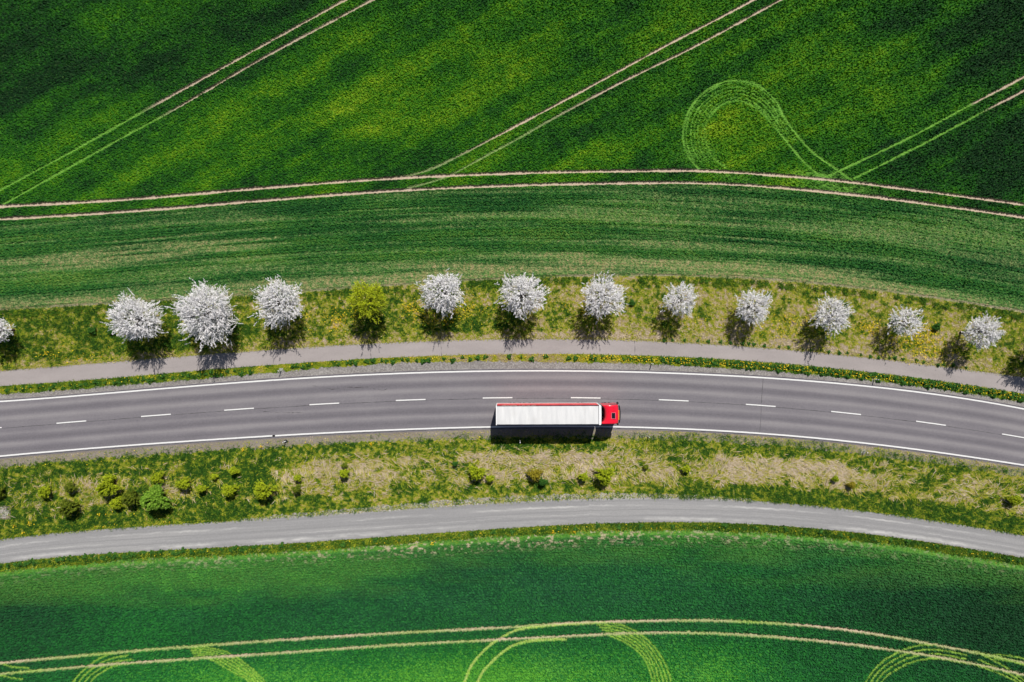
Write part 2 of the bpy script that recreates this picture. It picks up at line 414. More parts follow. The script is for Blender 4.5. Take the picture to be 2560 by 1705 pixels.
# ------------------------------------------------------------------ grass blades (uncountable)
def blades(px, py, z0, length, width, tilt, az, dry, bend=0.35):
    n = len(px)
    X = wx(px); Y = wy(py)
    d = np.stack([np.cos(az), np.sin(az)], -1); nr = np.stack([-d[:, 1], d[:, 0]], -1)
    ct = np.cos(tilt); st = np.sin(tilt)
    b = np.stack([X, Y], -1)
    h1 = 0.55 * length; h2 = 0.45 * length
    m1 = b + d * (ct * h1)[:, None]; z1 = z0 + st * h1
    t2 = tilt - bend
    m2 = m1 + d * (np.cos(t2) * h2)[:, None]; z2 = np.maximum(z1 + np.sin(t2) * h2, 0.012)
    w = (nr * width[:, None])
    V = np.zeros((n, 6, 3))
    V[:, 0, :2] = b + w * 0.4; V[:, 1, :2] = b - w * 0.4; V[:, :2, 2] = np.asarray(z0).reshape(-1, 1) if np.ndim(z0) else z0
    V[:, 2, :2] = m1 + w * 0.5; V[:, 3, :2] = m1 - w * 0.5; V[:, 2:4, 2] = z1[:, None]
    V[:, 4, :2] = m2 + w * 0.12; V[:, 5, :2] = m2 - w * 0.12; V[:, 4:, 2] = z2[:, None]
    o = np.arange(n)[:, None] * 6
    f = np.concatenate([o + np.array([[0, 1, 3, 2]]), o + np.array([[2, 3, 5, 4]])])
    return V.reshape(-1, 3), f, np.repeat(dry, 6)

def blade_obj(name, parts, mat, label):
    Vs, Fs, Ds = [], [], []; off = 0
    for V, f, d in parts:
        Vs.append(V); Fs.append(f + off); Ds.append(d); off += len(V)
    me = mesh_np(name, np.concatenate(Vs), np.concatenate(Fs), {"dry": np.concatenate(Ds)})
    return tag(link(name, me, mat), label, kind='stuff')

bm_ = grass_mat("grass_blades", 0.15, 0.92).m
def rnd(n, a, b): return R0.uniform(a, b, n)
X0, X1 = -150, 2710
def in_strip(n, ea, eb, lo=0.0, hi=1.0):
    px = rnd(n, X0, X1); f = rnd(n, lo, hi)
    return px, ea(px) + f * (eb(px) - ea(px)), f
# upper verge
n = 210000
px, py, f = in_strip(n, field_edge, path_top, 0.0, 1.0)
dry = dry_upper(px, py); tall = fbm(wx(px) * 0.7, wy(py) * 0.7, 81)
L = 0.11 + 0.36 * tall ** 2 * rnd(n, 0.6, 1.3) + 0.24 * sstep(0.32, 0.15, dry)
p1 = blades(px, py, 0.008, L, rnd(n, 0.025, 0.06), rnd(n, 0.15, 1.0), rnd(n, 0, 6.283), np.clip(dry + R0.normal(0, 0.17, n), 0, 1))
# dark clumps in the row along the field boundary
n = 7000
cx = rnd(150, X0, X1); cxi = R0.randint(0, 150, n)
px = cx[cxi] + R0.normal(0, 3.2, n); py = field_edge(px) + 6 + (cxi % 7) * 1.6 + R0.normal(0, 2.6, n)
p2 = blades(px, py, 0.01, rnd(n, 0.25, 0.5), rnd(n, 0.05, 0.09), rnd(n, 0.5, 1.3), rnd(n, 0, 6.283), np.clip(rnd(n, 0.02, 0.28) + 0.1 * (cxi % 3 == 0), 0, 1))
blade_obj("grass", [p1, p2], bm_, "mixed green and straw grass of the tree verge")
# lower verge: upright green grass and matted dry grass
n = 190000
px, py, f = in_strip(n, road_bot, track_top, 0.045, 1.0)
dry = dry_lower(px, py); tall = fbm(wx(px) * 0.8, wy(py) * 0.8, 83)
keep = (f > 0.12) | (R0.rand(n) < 0.22 + 0.55 * sstep(1450, 1800, px))
px, py, f, dry, tall = [q[keep] for q in (px, py, f, dry, tall)]; n = len(px)
L = 0.10 + 0.40 * tall ** 2 * rnd(n, 0.6, 1.3) + 0.2 * sstep(0.30, 0.12, dry)
p1 = blades(px, py, 0.014, L, rnd(n, 0.025, 0.06), rnd(n, 0.15, 1.0), rnd(n, 0, 6.283), np.clip(dry + R0.normal(0, 0.14, n), 0, 1))
blade_obj("grass", [p1], bm_, "green and straw grass of the bank below the road")
n = 70000
px, py, f = in_strip(n, road_bot, track_top, 0.26, 0.80)
X = wx(px); Y = wy(py); dry = dry_lower(px, py)
ang = (fbm(X * 0.28, Y * 0.45, 91) - 0.5) * 6.5
keep = R0.rand(n) < np.clip((dry - 0.30) * 2.0, 0.03, 1)
px, py, dry, ang = [q[keep] for q in (px, py, dry, ang)]; n = len(px)
p = blades(px, py, rnd(n, 0.02, 0.16), rnd(n, 0.35, 0.85), rnd(n, 0.03, 0.075), rnd(n, -0.05, 0.5), ang + R0.normal(0, 0.6, n), np.clip(dry + 0.08 + R0.normal(0, 0.26, n), 0, 1), 0.25)
blade_obj("dry_grass", [p], bm_, "pale matted dry grass lying in swirls on the bank")
# margins of path and track
n = 26000
px = rnd(n, X0, X1); py = path_bot(px) - 1.2 + 22 * R0.rand(n) ** 1.2 * (1 - 0.3 * np.exp(-((px - 1000) / 260.0) ** 2))
dens = fbm(wx(px) * 0.9, wy(py) * 1.2, 71)
keep = R0.rand(n) < (0.35 + 0.65 * sstep(1400, 1700, px) + 0.4 * sstep(760, 500, px))
px, py, dens = [q[keep] for q in (px, py, dens)]; n = len(px)
p1 = blades(px, py, 0.028, rnd(n, 0.1, 0.32), rnd(n, 0.03, 0.06), rnd(n, 0.3, 1.2), rnd(n, 0, 6.283), np.clip(0.14 + 0.8 * (dens - 0.4) + rnd(n, -0.1, 0.2) + 0.3 * np.exp(-((px - 1200) / 350) ** 2), 0, 1))
n = 34000
px = rnd(n, X0, X1); py = track_bot(px) + np.abs(R0.normal(0, 12, n)) - 0.5
keep = R0.rand(n) < sstep(42, 26, py - track_bot(px))
px, py = px[keep], py[keep]; n = len(px)
p2 = blades(px, py, 0.02, rnd(n, 0.12, 0.36), rnd(n, 0.03, 0.07), rnd(n, 0.3, 1.2), rnd(n, 0, 6.283), np.clip(-0.06 + 0.55 * (fbm(wx(px) * 0.7, wy(py), 76)) + R0.normal(0, 0.16, n) - 0.1 * sstep(1600, 2300, px), 0, 1))
n = 9000
px = rnd(n, X0, X1); py = track_top(px) + R0.normal(-3, 3, n); k = R0.rand(n) < 0.4 + 0.6 * (np.abs(px - 1240) > 640); px, py = px[k], py[k]; n = len(px)
p3 = blades(px, py, 0.03, rnd(n, 0.1, 0.3), rnd(n, 0.03, 0.06), rnd(n, 0.3, 1.2), rnd(n, 0, 6.283), rnd(n, 0.1, 0.6))
n = 9000
px = rnd(n, X0, X1); py = path_top(px) + R0.normal(-2, 2.0, n)
p4 = blades(px, py, 0.03, rnd(n, 0.1, 0.26), rnd(n, 0.03, 0.06), rnd(n, 0.3, 1.2), rnd(n, 0, 6.283), rnd(n, 0.3, 0.85))
blade_obj("grass", [p1, p2, p3, p4], bm_, "short grass and weeds along the path and track edges")

# ------------------------------------------------------------------ crops
def spline(pts, step=0.35):
    P = np.array([[float(wx(a)), float(wy(b))] for a, b in pts])
    out = []
    for i in range(len(P) - 1):
        p0 = P[max(i - 1, 0)]; p1 = P[i]; p2 = P[i + 1]; p3 = P[min(i + 2, len(P) - 1)]
        k = max(2, int(np.linalg.norm(p2 - p1) / step))
        for t in np.linspace(0, 1, k, endpoint=False):
            out.append(0.5 * ((2 * p1) + (-p0 + p2) * t + (2 * p0 - 5 * p1 + 4 * p2 - p3) * t * t + (-p0 + 3 * p1 - 3 * p2 + p3) * t ** 3))
    out.append(P[-1]); return np.array(out)

class Grid:
    def __init__(s, x0, x1, y0, y1, step, far):
        fx = np.arange(x0, x1, step); fy = np.arange(y0, y1, step)
        s.xs = np.concatenate([x0 - far[0] * np.linspace(1, 0.02, 40) ** 2, fx, x1 + far[0] * np.linspace(0.02, 1, 40) ** 2])
        s.ys = fy
        if far[1] > 0: s.ys = np.concatenate([fy, y1 + far[1] * np.linspace(0.02, 1, 40) ** 2])
        if far[1] < 0: s.ys = np.concatenate([y0 + far[1] * np.linspace(1, 0.02, 40) ** 2, fy])
        s.X, s.Y = np.meshgrid(s.xs, s.ys)
    def dist(s, poly, reach=0.9):
        D = np.full(s.X.shape, 9.0)
        for a, b in zip(poly[:-1], poly[1:]):
            i0 = np.searchsorted(s.xs, min(a[0], b[0]) - reach); i1 = np.searchsorted(s.xs, max(a[0], b[0]) + reach)
            j0 = np.searchsorted(s.ys, min(a[1], b[1]) - reach); j1 = np.searchsorted(s.ys, max(a[1], b[1]) + reach)
            if i1 <= i0 or j1 <= j0: continue
            x = s.X[j0:j1, i0:i1] - a[0]; y = s.Y[j0:j1, i0:i1] - a[1]
            d = b - a; t = np.clip((x * d[0] + y * d[1]) / max(d @ d, 1e-9), 0, 1)
            D[j0:j1, i0:i1] = np.minimum(D[j0:j1, i0:i1], np.hypot(x - t * d[0], y - t * d[1]))
        return D

def crop_mesh(name, G, Z, keep, attrs, mat, label):
    idx = np.arange(G.X.size).reshape(G.X.shape)
    k = keep[:-1, :-1] & keep[1:, :-1] & keep[1:, 1:] & keep[:-1, 1:]
    f = np.stack([idx[:-1, :-1], idx[:-1, 1:], idx[1:, 1:], idx[1:, :-1]], -1)[k]
    used = np.zeros(G.X.size, bool); used[f.ravel()] = True
    remap = np.cumsum(used) - 1
    V = np.stack([G.X, G.Y, Z], -1).reshape(-1, 3)[used]
    mid = np.stack([G.X, G.Y - wy(road_mid(inv_px(G.X)))], -1).reshape(-1, 2)[used]
    me = mesh_np(name, V, remap[f], {a: v.ravel()[used] for a, v in attrs.items()}, mid)
    return tag(link(name, me, mat), label, kind='stuff')

def gauss(px, py, cx, cy, rx, ry=None, rot=0.0):
    ry = ry or rx; c, s_ = math.cos(rot), math.sin(rot)
    u = (px - cx) * c + (py - cy) * s_; v = -(px - cx) * s_ + (py - cy) * c
    return np.exp(-(u / rx) ** 2 - (v / ry) ** 2)

# --- upper wheat field
G = Grid(float(wx(-170)), float(wx(2730)), float(wy(800)), float(wy(-170)), 0.1, (150.0, 220.0))
PX = inv_px(G.X); PY = inv_py(G.Y)
tA = [(-400,540),(0,516.8),(321,498.8),(640,472),(960,447.7),(1280,433.5),(1600,427.7),(1760,427.7),(1920,437.2),(2080,450.8),(2240,469.8),(2560,512.4),(2900,565)]
tB = [(-400,572),(0,548.4),(321,528.8),(640,503),(960,478.7),(1280,464),(1600,457.6),(1760,458.4),(1920,467),(2080,482),(2240,499.7),(2560,544),(2900,598)]
tC = [(1230,-205),(865,0),(571,163),(381,267.6),(190,375),(0,477.6),(-200,590)]
tD = [(1300,-205),(933,0),(677,136),(451.5,266.6),(310,343.8),(147,435),(11,511)]
tE = [(2255,-205),(1884,0),(1661,117),(1459.5,225.8),(1280,321),(1142.4,393),(1075,424),(1017,440.6),(980,446)]
tF = [(2325,-205),(1952,0),(1742,114),(1552,207),(1389,294),(1280,356),(1232,381),(1136.7,433),(1080,455),(1021,470)]
tG = [(2800,55),(2560,191.5),(2428,261),(2259,351),(2090.6,430),(2060,442)]
tH = [(2800,90),(2560,225.8),(2477,269),(2313.6,356),(2134,446)]
def zq(x, y): return (1600 + x * 0.2718, 160 + y * 0.2718)
out_l = [zq(*p) for p in [(1990,1100),(1830,990),(1560,790),(1340,520),(1250,350),(1100,210),(1000,170),(880,155),(760,170),(620,240),(510,340),(440,450),(400,580),(395,700),(420,790),(470,890),(540,965)]]
in_l = [zq(*p) for p in [(1700,1060),(1640,1020),(1500,900),(1330,700),(1215,560),(1120,450),(1020,380),(900,340),(760,370),(660,460),(600,560),(590,660),(620,760),(680,870),(780,950)]]
sp_o, sp_i = spline(out_l), spline(in_l)
def lerp_path(t, lo=0.0, hi=1.0):
    k = 160; a = sp_o[np.linspace(lo * (len(sp_o) - 1), hi * (len(sp_o) - 1), k).astype(int)]
    b = sp_i[np.linspace(lo * (len(sp_i) - 1), hi * (len(sp_i) - 1), k).astype(int)]
    return a * (1 - t) + b * t
fine = vnoise(G.X * 7, G.Y * 7, 5)
soil = np.zeros_like(G.X); flat = np.zeros_like(G.X)
def cut(poly, w, soilness, amp=0.10):
    """a wheel rut: soilness is 1 for bare earth, 0 for flattened green crop (may vary over the map)"""
    d = G.dist(poly) + (fine - 0.5) * amp + (fbm(G.X * 0.8, G.Y * 0.8, 46, 3) - 0.5) * 0.16
    k = sstep(w + 0.10, w - 0.04, d)
    return k * soilness, k * (1 - soilness)
for pts, w, so in ((tA, 0.15, 0.95), (tB, 0.15, 0.95),
                   (tC, 0.13, 0.85 * sstep(340, 420, PX)), (tD, 0.125, 0.8 * sstep(380, 470, PX)),
                   (tE, 0.11, 0.3 + 0.65 * sstep(1100, 1300, PX)), (tF, 0.11, 0.25 + 0.65 * sstep(1300, 1560, PX)),
                   (tG, 0.12, 0.85 * sstep(2420, 2440, PX)), (tH, 0.11, 0.85 * sstep(2440, 2500, PX))):
    a, b = cut(spline(pts), w, so)
    soil = np.maximum(soil, a); flat = np.maximum(flat, b)
for t, w in ((0.0, 0.14), (1.0, 0.14)):
    a, b = cut(lerp_path(t), w, 0.0); flat = np.maximum(flat, b * (0.7 if t else 0.85) * (0.55 + 0.8 * vnoise(G.X * 0.5, G.Y * 0.5, 47)) * (1 + 0.4 * (PX > 1940)))
for t in (0.12, 0.32, 0.48, 0.64, 0.84):
    a, b = cut(lerp_path(t, 0.26, 0.97), 0.06, 0.0, 0.16); flat = np.maximum(flat, 0.9 * b * (0.45 + 0.8 * vnoise(G.X, G.Y, int(t * 90))))
scuff = gauss(PX, PY, 2095, 470, 85, 17, 0.12) + gauss(PX, PY, 2050, 440, 60, 10, 0.1) + 0.6 * gauss(PX, PY, 1845, 450, 60, 10, 0.3)
flat = np.maximum(flat, np.clip(scuff * (fbm(G.X * 2.2, G.Y * 5, 8) * 2.4 - 0.65), 0, 0.9))
flat = np.maximum(flat, 0.5 * gauss(PX, PY, 1740, 385, 42, 26) * fine)
flat = flat * (1 - soil)
fe = field_edge(PX)
below = PY - fe
head = sstep(-4, 14, PY - (np.interp(PX, [p[0] for p in tB], [p[1] for p in tB])))   # headland under the tramline
dfrac = np.clip((PY - np.interp(PX, [p[0] for p in tB], [p[1] for p in tB])) / np.maximum(fe - np.interp(PX, [p[0] for p in tB], [p[1] for p in tB]), 1), 0, 1.2)
edge_w = 0.16 + 0.10 * np.exp(-((PX - 1200) / 480) ** 2) - 0.10 * sstep(420, 100, PX) - 0.08 * sstep(2100, 2400, PX)
VR = G.Y - wy(road_mid(PX))
thin = sstep(1 - edge_w - 0.06, 1 - edge_w * 0.45, dfrac + 0.14 * (fbm(G.X * 0.12, VR * 0.5, 15) - 0.5)) * 0.95
streak = 0.6 * fbm(G.X * 0.045, VR * 0.8, 12, 3) + 0.4 * fbm(G.X * 0.06, VR * 2.6, 13, 2)
left_pale = gauss(PX, PY, 500, 600, 520, 55, -0.07) + 0.7 * gauss(PX, PY, 1700, 590, 500, 45, 0.03) + 0.6 * gauss(PX, PY, 1150, 510, 190, 26) + 0.5 * gauss(PX, PY, 180, 660, 260, 24)
thin = np.clip(thin * 0.8 + head * np.clip((streak - 0.39) * 3.6, 0, 0.85) * (0.72 + 0.40 * left_pale), 0, 1)
yel = (0.22 * gauss(PX, PY, 1080, 300, 260, 110, -0.4) + 1.0 * gauss(PX, PY, 1835, 335, 100, 80) + 0.45 * gauss(PX, PY, 560, 360, 200, 50, -0.4)
       + 0.45 * gauss(PX, PY, 1280, 110, 300, 70, -0.45) + 0.3 * gauss(PX, PY, 760, 400, 220, 40) + 0.35 * gauss(PX, PY, 2080, 280, 170, 60)
       + 0.3 * gauss(PX, PY, 200, 420, 160, 50) + 0.3 * gauss(PX, PY, 1500, 370, 200, 50))
drk = (0.7 * gauss(PX, PY, 0, 120, 330, 260) + 0.75 * gauss(PX, PY, 2600, 120, 330, 230) + 0.5 * gauss(PX, PY, 560, 80, 220, 90, -0.4)  # dark crop patches, plus a corner vignette painted into the crop colour
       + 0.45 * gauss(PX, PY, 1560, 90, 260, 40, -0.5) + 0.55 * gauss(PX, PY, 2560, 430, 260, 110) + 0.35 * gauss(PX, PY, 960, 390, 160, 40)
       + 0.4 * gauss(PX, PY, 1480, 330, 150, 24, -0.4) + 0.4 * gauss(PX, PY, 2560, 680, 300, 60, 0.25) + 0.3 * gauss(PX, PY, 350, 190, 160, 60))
rowdir = math.radians(30)
ru = G.X * math.cos(rowdir) + G.Y * math.sin(rowdir); rv = -G.X * math.sin(rowdir) + G.Y * math.cos(rowdir)
dia = fbm(ru * 0.05, rv * 0.35, 31, 4) - 0.5
par = fbm(G.X * 0.06, VR * 0.45, 33, 4) - 0.5
cloud = fbm(G.X * 0.09, G.Y * 0.16, 35, 4) - 0.5
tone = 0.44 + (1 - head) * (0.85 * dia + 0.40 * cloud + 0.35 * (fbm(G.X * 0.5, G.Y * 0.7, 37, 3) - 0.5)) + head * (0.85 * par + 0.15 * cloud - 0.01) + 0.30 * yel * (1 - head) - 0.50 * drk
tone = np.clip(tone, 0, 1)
rows_ = head * np.sin(VR * 15.0 + 2 * fbm(G.X * 0.3, VR, 38)) + (1 - head) * np.sin(rv * 15.0 + 2 * fbm(ru * 0.3, rv, 39))
Zc = 0.25 + 0.022 * rows_ + 0.22 * (R0.rand(*G.X.shape) - 0.5) + 0.06 * (vnoise(G.X * 4.7, G.Y * 4.7, 6) - 0.5) + 0.03 * (fbm(G.X * 0.6, G.Y * 0.9, 7) - 0.5)
Zc = Zc * (1 - 0.5 * thin) * (1 - 0.55 * flat) * (1 - 0.97 * soil)
Zc = np.maximum(Zc * sstep(0.05, -7, below + 3 * (fine - 0.5)), 0.016) + 0.004
keep = below < (2.5 + 5 * (fine - 0.5))
tanline = sstep(5, 1.5, np.abs(below + 1.5 + 2 * (fine - 0.5))) * np.clip(fbm(G.X * 0.25, G.X * 0 + 2, 44) * 2.4 - 0.65, 0, 0.9)
m = Mat("wheat", 0.85, 0.15)
p = m.pos(); to = m.attr("tone"); th = m.attr("thin"); so = m.attr("soil"); fl = m.attr("flat"); hd = m.attr("head")
f1 = m.noise(p, 3.6, 4, 0.85); f2 = m.noise(p, 1.6, 3, 0.6)
dot = m.sep(m.vor(p, 4.8, 'Color'))[0]
t = m.math('ADD', to, m.math('ADD', m.math('MULTIPLY', m.math('SUBTRACT', f1, 0.5), 0.9), m.math('MULTIPLY', m.math('SUBTRACT', dot, 0.5), 0.32)))
cu = m.ramp(t, [(0.0, (0.003, 0.024, 0.005)), (0.25, (0.008, 0.066, 0.005)), (0.5, (0.026, 0.128, 0.003)), (0.75, (0.080, 0.195, 0.003)), (1.0, (0.18, 0.28, 0.008))])
ch = m.ramp(t, [(0.0, (0.003, 0.028, 0.007)), (0.25, (0.009, 0.068, 0.012)), (0.5, (0.028, 0.118, 0.016)), (0.75, (0.090, 0.180, 0.025)), (1.0, (0.21, 0.28, 0.07))])
c = m.mix(hd, cu, ch)
# bare earth seen between thin plants
sp = m.math('MULTIPLY', m.math('SUBTRACT', m.noise(m.map(p, (1.0, 0.75, 1)), 3.0, 5, 0.9), 0.5), 4.2)
pale = m.rng(m.math('ADD', th, sp), 0.30, 0.95, 0.0, 0.8)
c = m.mix(pale, c, m.ramp(f1, [(0.35, (0.060, 0.155, 0.040)), (0.65, (0.19, 0.26, 0.085))]))
gap = m.rng(m.math('ADD', th, sp), 0.86, 1.4, 0.0, 0.85)
c = m.mix(gap, c, m.ramp(f2, [(0.3, (0.25, 0.19, 0.075)), (0.7, (0.42, 0.31, 0.18))]))
c = m.mix(m.math('MULTIPLY', fl, 0.85), c, m.ramp(f1, [(0.3, (0.08, 0.24, 0.022)), (0.7, (0.19, 0.38, 0.06))]))
c = m.mix(so, c, m.ramp(f1, [(0.3, (0.36, 0.27, 0.20)), (0.7, (0.54, 0.43, 0.34))]))
m.col(c)
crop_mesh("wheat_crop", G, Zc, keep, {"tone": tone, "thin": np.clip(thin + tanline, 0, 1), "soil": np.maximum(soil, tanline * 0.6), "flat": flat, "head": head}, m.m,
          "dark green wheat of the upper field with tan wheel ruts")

# --- lower field
G = Grid(float(wx(-170)), float(wx(2730)), float(wy(1875)), float(wy(1300)), 0.1, (150.0, -220.0))
PX = inv_px(G.X); PY = inv_py(G.Y)
fine = vnoise(G.X * 7, G.Y * 7, 105)
def q4(x, y): return (x * 0.5435, 1280 + y * 0.5435)
def q5(x, y): return (1280 + x * 0.5435, 1280 + y * 0.5435)
tI = [(-300,1683),(0,1655),(321,1626),(640,1601.7),(960,1581.6),(1280,1565),(1416,1556),(1601,1550),(1823.5,1550),(2095,1569.7),(2348,1611.5),(2560,1655),(2900,1735)]
tJ = [(-300,1712),(0,1682),(321,1655),(640,1634),(960,1611.5),(1280,1595),(1601,1580),(1823.5,1582.7),(2095,1604.5),(2348,1641),(2560,1685),(2900,1765)]
arcs = []
def arc_pair(a, b, n, jit, width=0.12):
    A, B = spline(a), spline(b); k = 120
    A = A[np.linspace(0, len(A) - 1, k).astype(int)]; B = B[np.linspace(0, len(B) - 1, k).astype(int)]
    for t in np.linspace(0, 1, n): arcs.append((A * (1 - t) + B * t, width, jit))
arc_pair([q4(*p) for p in [(260,950),(340,782),(400,715),(480,660),(570,637)]], [q4(*p) for p in [(330,950),(420,782),(470,735),(540,700),(640,690)]], 4, 0.8, 0.095)
arc_pair([q4(*p) for p in [(880,612),(960,618),(1050,640),(1130,690),(1190,740),(1225,782),(1290,950)]], [q4(*p) for p in [(900,660),(980,675),(1050,715),(1110,750),(1150,782),(1200,950)]], 6, 0.8, 0.095)
arc_pair([q4(*p) for p in [(2060,950),(2135,782),(2170,700),(2240,620),(2320,565),(2400,532),(2560,514),(2690,506),(2790,503)]], [q4(*p) for p in [(2125,950),(2195,782),(2230,720),(2300,650),(2370,605),(2470,585),(2600,580)]], 2, 0.3, 0.15)
arc_pair([q5(*p) for p in [(380,502),(430,503),(500,515),(570,545),(640,600),(690,670),(720,740),(728,782),(740,950)]], [q5(*p) for p in [(440,560),(530,600),(600,660),(630,720),(645,782),(660,950)]], 6, 0.8, 0.095)
arc_pair([q5(*p) for p in [(1540,950),(1620,782),(1680,700),(1760,645),(1850,612),(1950,608),(2080,632)]], [q5(*p) for p in [(1610,950),(1690,782),(1760,720),(1850,680),(1950,668),(2080,690)]], 4, 0.8, 0.095)
arc_pair([q5(*p) for p in [(2150,648),(2250,700),(2360,780),(2440,900)]], [q5(*p) for p in [(2130,700),(2230,735),(2330,790),(2400,900)]], 3, 0.7, 0.09)
arc_pair([q5(*p) for p in [(2210,650),(2280,655),(2360,672),(2470,700)]], [q5(*p) for p in [(2210,668),(2280,680),(2360,700),(2470,730)]], 2, 0.5, 0.08)
arc_pair([q4(*p) for p in [(-120,640),(-20,680),(60,705),(140,712)]], [q4(*p) for p in [(-120,690),(-20,735),(50,755),(110,762)]], 2, 0.5, 0.08)
soil = np.zeros_like(G.X); flat = np.zeros_like(G.X)
for pts, sd in ((tI, 3), (tJ, 4)):
    var = fbm(G.X * 0.12, G.X * 0 + sd, 140 + sd)
    d = G.dist(spline(pts)) + (fine - 0.5) * 0.22
    k = sstep(0.26, 0.08, d)
    s_ = np.clip(var * 1.6 - 0.25 + 0.35 * gauss(PX, PY, 1400, 1560, 260, 60), 0, 1)
    soil = np.maximum(soil, k * s_); flat = np.maximum(flat, k * (1 - 0.6 * s_))
for j, (poly, w, jit) in enumerate(arcs):
    d = G.dist(poly) + (fine - 0.5) * 0.16
    k = sstep(w + 0.09, w - 0.04, d) * (1 - jit * 0.35 * vnoise(G.X * 0.8, G.Y * 0.8, 200 + j))
    flat = np.maximum(flat, k * (0.95 if w > 0.12 else 0.75))
    if w > 0.12: soil = np.maximum(soil, 0.45 * k * fine)
te = track_bot(PX)
off = PY - te
keep = off > (18 + 12 * (fbm(G.X * 0.3, G.X * 0 + 1, 150) - 0.5) + 8 * (fine - 0.5))
young = 0.6 * sstep(140, 10, off + 130 * (fbm(G.X * 0.12, G.Y * 0.7, 151, 5) - 0.5) - 50 * gauss(PX, PY, 500, 1450, 520, 90))
young = np.maximum(young * (0.55 + 0.45 * fine), sstep(36, 27, off))
teal = np.clip(0.5 * gauss(PX, PY, 1250, 1460, 900, 130) + 0.5 * (fbm(G.X * 0.2, G.Y * 0.4, 170) - 0.5), 0, 1)
cloud = fbm(G.X * 0.10, G.Y * 0.22, 155, 4) - 0.5
patch = fbm(G.X * 0.28, G.Y * 0.5, 158, 4)
tone = 0.375 + 0.24 * cloud + 0.48 * gauss(PX, PY, 1180, 1700, 420, 80) + 0.32 * gauss(PX, PY, 1750, 1680, 200, 60) + 0.25 * gauss(PX, PY, 560, 1690, 260, 40) - 0.42 * gauss(PX, PY, 2620, 1540, 460, 150) - 0.24 * gauss(PX, PY, -40, 1560, 300, 130)  # subtracted patches at both sides: vignette darkening painted into the crop tone
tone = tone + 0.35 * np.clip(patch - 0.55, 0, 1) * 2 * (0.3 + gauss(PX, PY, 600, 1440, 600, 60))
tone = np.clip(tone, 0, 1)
bump = vnoise(G.X * 3.6, G.Y * 3.6, 161); bump2 = vnoise(G.X * 6.3 + 7, G.Y * 6.3, 162)
VR2 = G.Y - wy(road_mid(PX))
Zc = 0.30 + 0.024 * np.sin(VR2 * 17.0 + 2 * fbm(G.X * 0.3, VR2, 171)) + 0.09 * (bump2 - 0.5) + 0.25 * (R0.rand(*G.X.shape) - 0.5)
Zc = Zc * (1 - 0.45 * young) * (1 - 0.45 * flat) * (1 - 0.85 * soil)
Zc = np.maximum(Zc * sstep(12, 40, off), 0.02) + 0.006
ys = np.clip(np.where(off < 60, (fbm(G.X * 2.2, G.Y * 3.6, 163) - 0.56) * 6, 0), 0, 1) * sstep(66, 30, off) * (0.25 + 0.75 * gauss(PX, PY, 1300, 1360, 650, 90))
m = Mat("leafy_crop", 0.8, 0.2)
p = m.pos(); to = m.attr("tone"); yg = m.attr("young"); so = m.attr("soil"); fl = m.attr("flat"); tl = m.attr("teal")
f1 = m.noise(p, 3.8, 4, 0.8); f2 = m.noise(p, 1.6, 4, 0.6)
dot = m.sep(m.vor(p, 4.6, 'Color'))[0]
t = m.math('ADD', to, m.math('ADD', m.math('MULTIPLY', m.math('SUBTRACT', f1, 0.5), 0.7), m.math('MULTIPLY', m.math('SUBTRACT', dot, 0.5), 0.42)))
ca = m.ramp(t, [(0.0, (0.003, 0.032, 0.009)), (0.3, (0.005, 0.066, 0.014)), (0.6, (0.011, 0.128, 0.017)), (1.0, (0.075, 0.27, 0.022))])
cb = m.ramp(t, [(0.0, (0.005, 0.034, 0.018)), (0.3, (0.010, 0.060, 0.028)), (0.6, (0.018, 0.105, 0.036)), (1.0, (0.070, 0.23, 0.05))])
c = m.mix(tl, ca, cb)
c = m.mix(m.math('MULTIPLY', yg, 0.8), c, m.ramp(f1, [(0.25, (0.025, 0.13, 0.015)), (0.5, (0.075, 0.22, 0.022)), (0.75, (0.20, 0.33, 0.045))]))
c = m.mix(m.math('MULTIPLY', fl, 0.9), c, m.ramp(f1, [(0.25, (0.12, 0.32, 0.02)), (0.5, (0.26, 0.44, 0.045)), (0.75, (0.46, 0.54, 0.12))]))
c = m.mix(so, c, m.ramp(f2, [(0.3, (0.33, 0.26, 0.17)), (0.7, (0.46, 0.38, 0.28))]))
m.col(c)
crop_mesh("leafy_crop", G, Zc, keep, {"tone": tone, "young": young, "soil": np.clip(np.maximum(soil, ys), 0, 1), "flat": flat, "teal": teal}, m.m,
          "dense bluish green leafy crop of the lower field")
del G, PX, PY, fine, Zc

# ------------------------------------------------------------------ plants
def leaf_mat(name, stops, transl=0.0):
    m = Mat(name, 0.8, 0.15)
    m.col(m.ramp(m.attr("tint"), stops))
    return m.m
blossom = leaf_mat("white_blossom", [(0.0, (0.20, 0.21, 0.12)), (0.10, (0.50, 0.49, 0.46)), (0.25, (0.78, 0.765, 0.77)), (1.0, (0.91, 0.895, 0.905))])
spring = leaf_mat("yellow_green_leaf", [(0.0, (0.10, 0.15, 0.008)), (0.4, (0.30, 0.38, 0.012)), (1.0, (0.60, 0.66, 0.02))])
bushleaf = leaf_mat("bush_leaf", [(0.0, (0.06, 0.11, 0.008)), (0.4, (0.24, 0.32, 0.010)), (1.0, (0.54, 0.60, 0.022))])
oliveleaf = leaf_mat("olive_leaf", [(0.0, (0.03, 0.055, 0.006)), (0.5, (0.105, 0.15, 0.010)), (1.0, (0.25, 0.29, 0.02))])
paleleaf = leaf_mat("pale_leaf", [(0.0, (0.05, 0.13, 0.010)), (0.5, (0.17, 0.34, 0.024)), (1.0, (0.40, 0.58, 0.085))])
orangeleaf = leaf_mat("ochre_leaf", [(0.0, (0.09, 0.09, 0.01)), (0.5, (0.26, 0.22, 0.015)), (1.0, (0.40, 0.33, 0.03))])
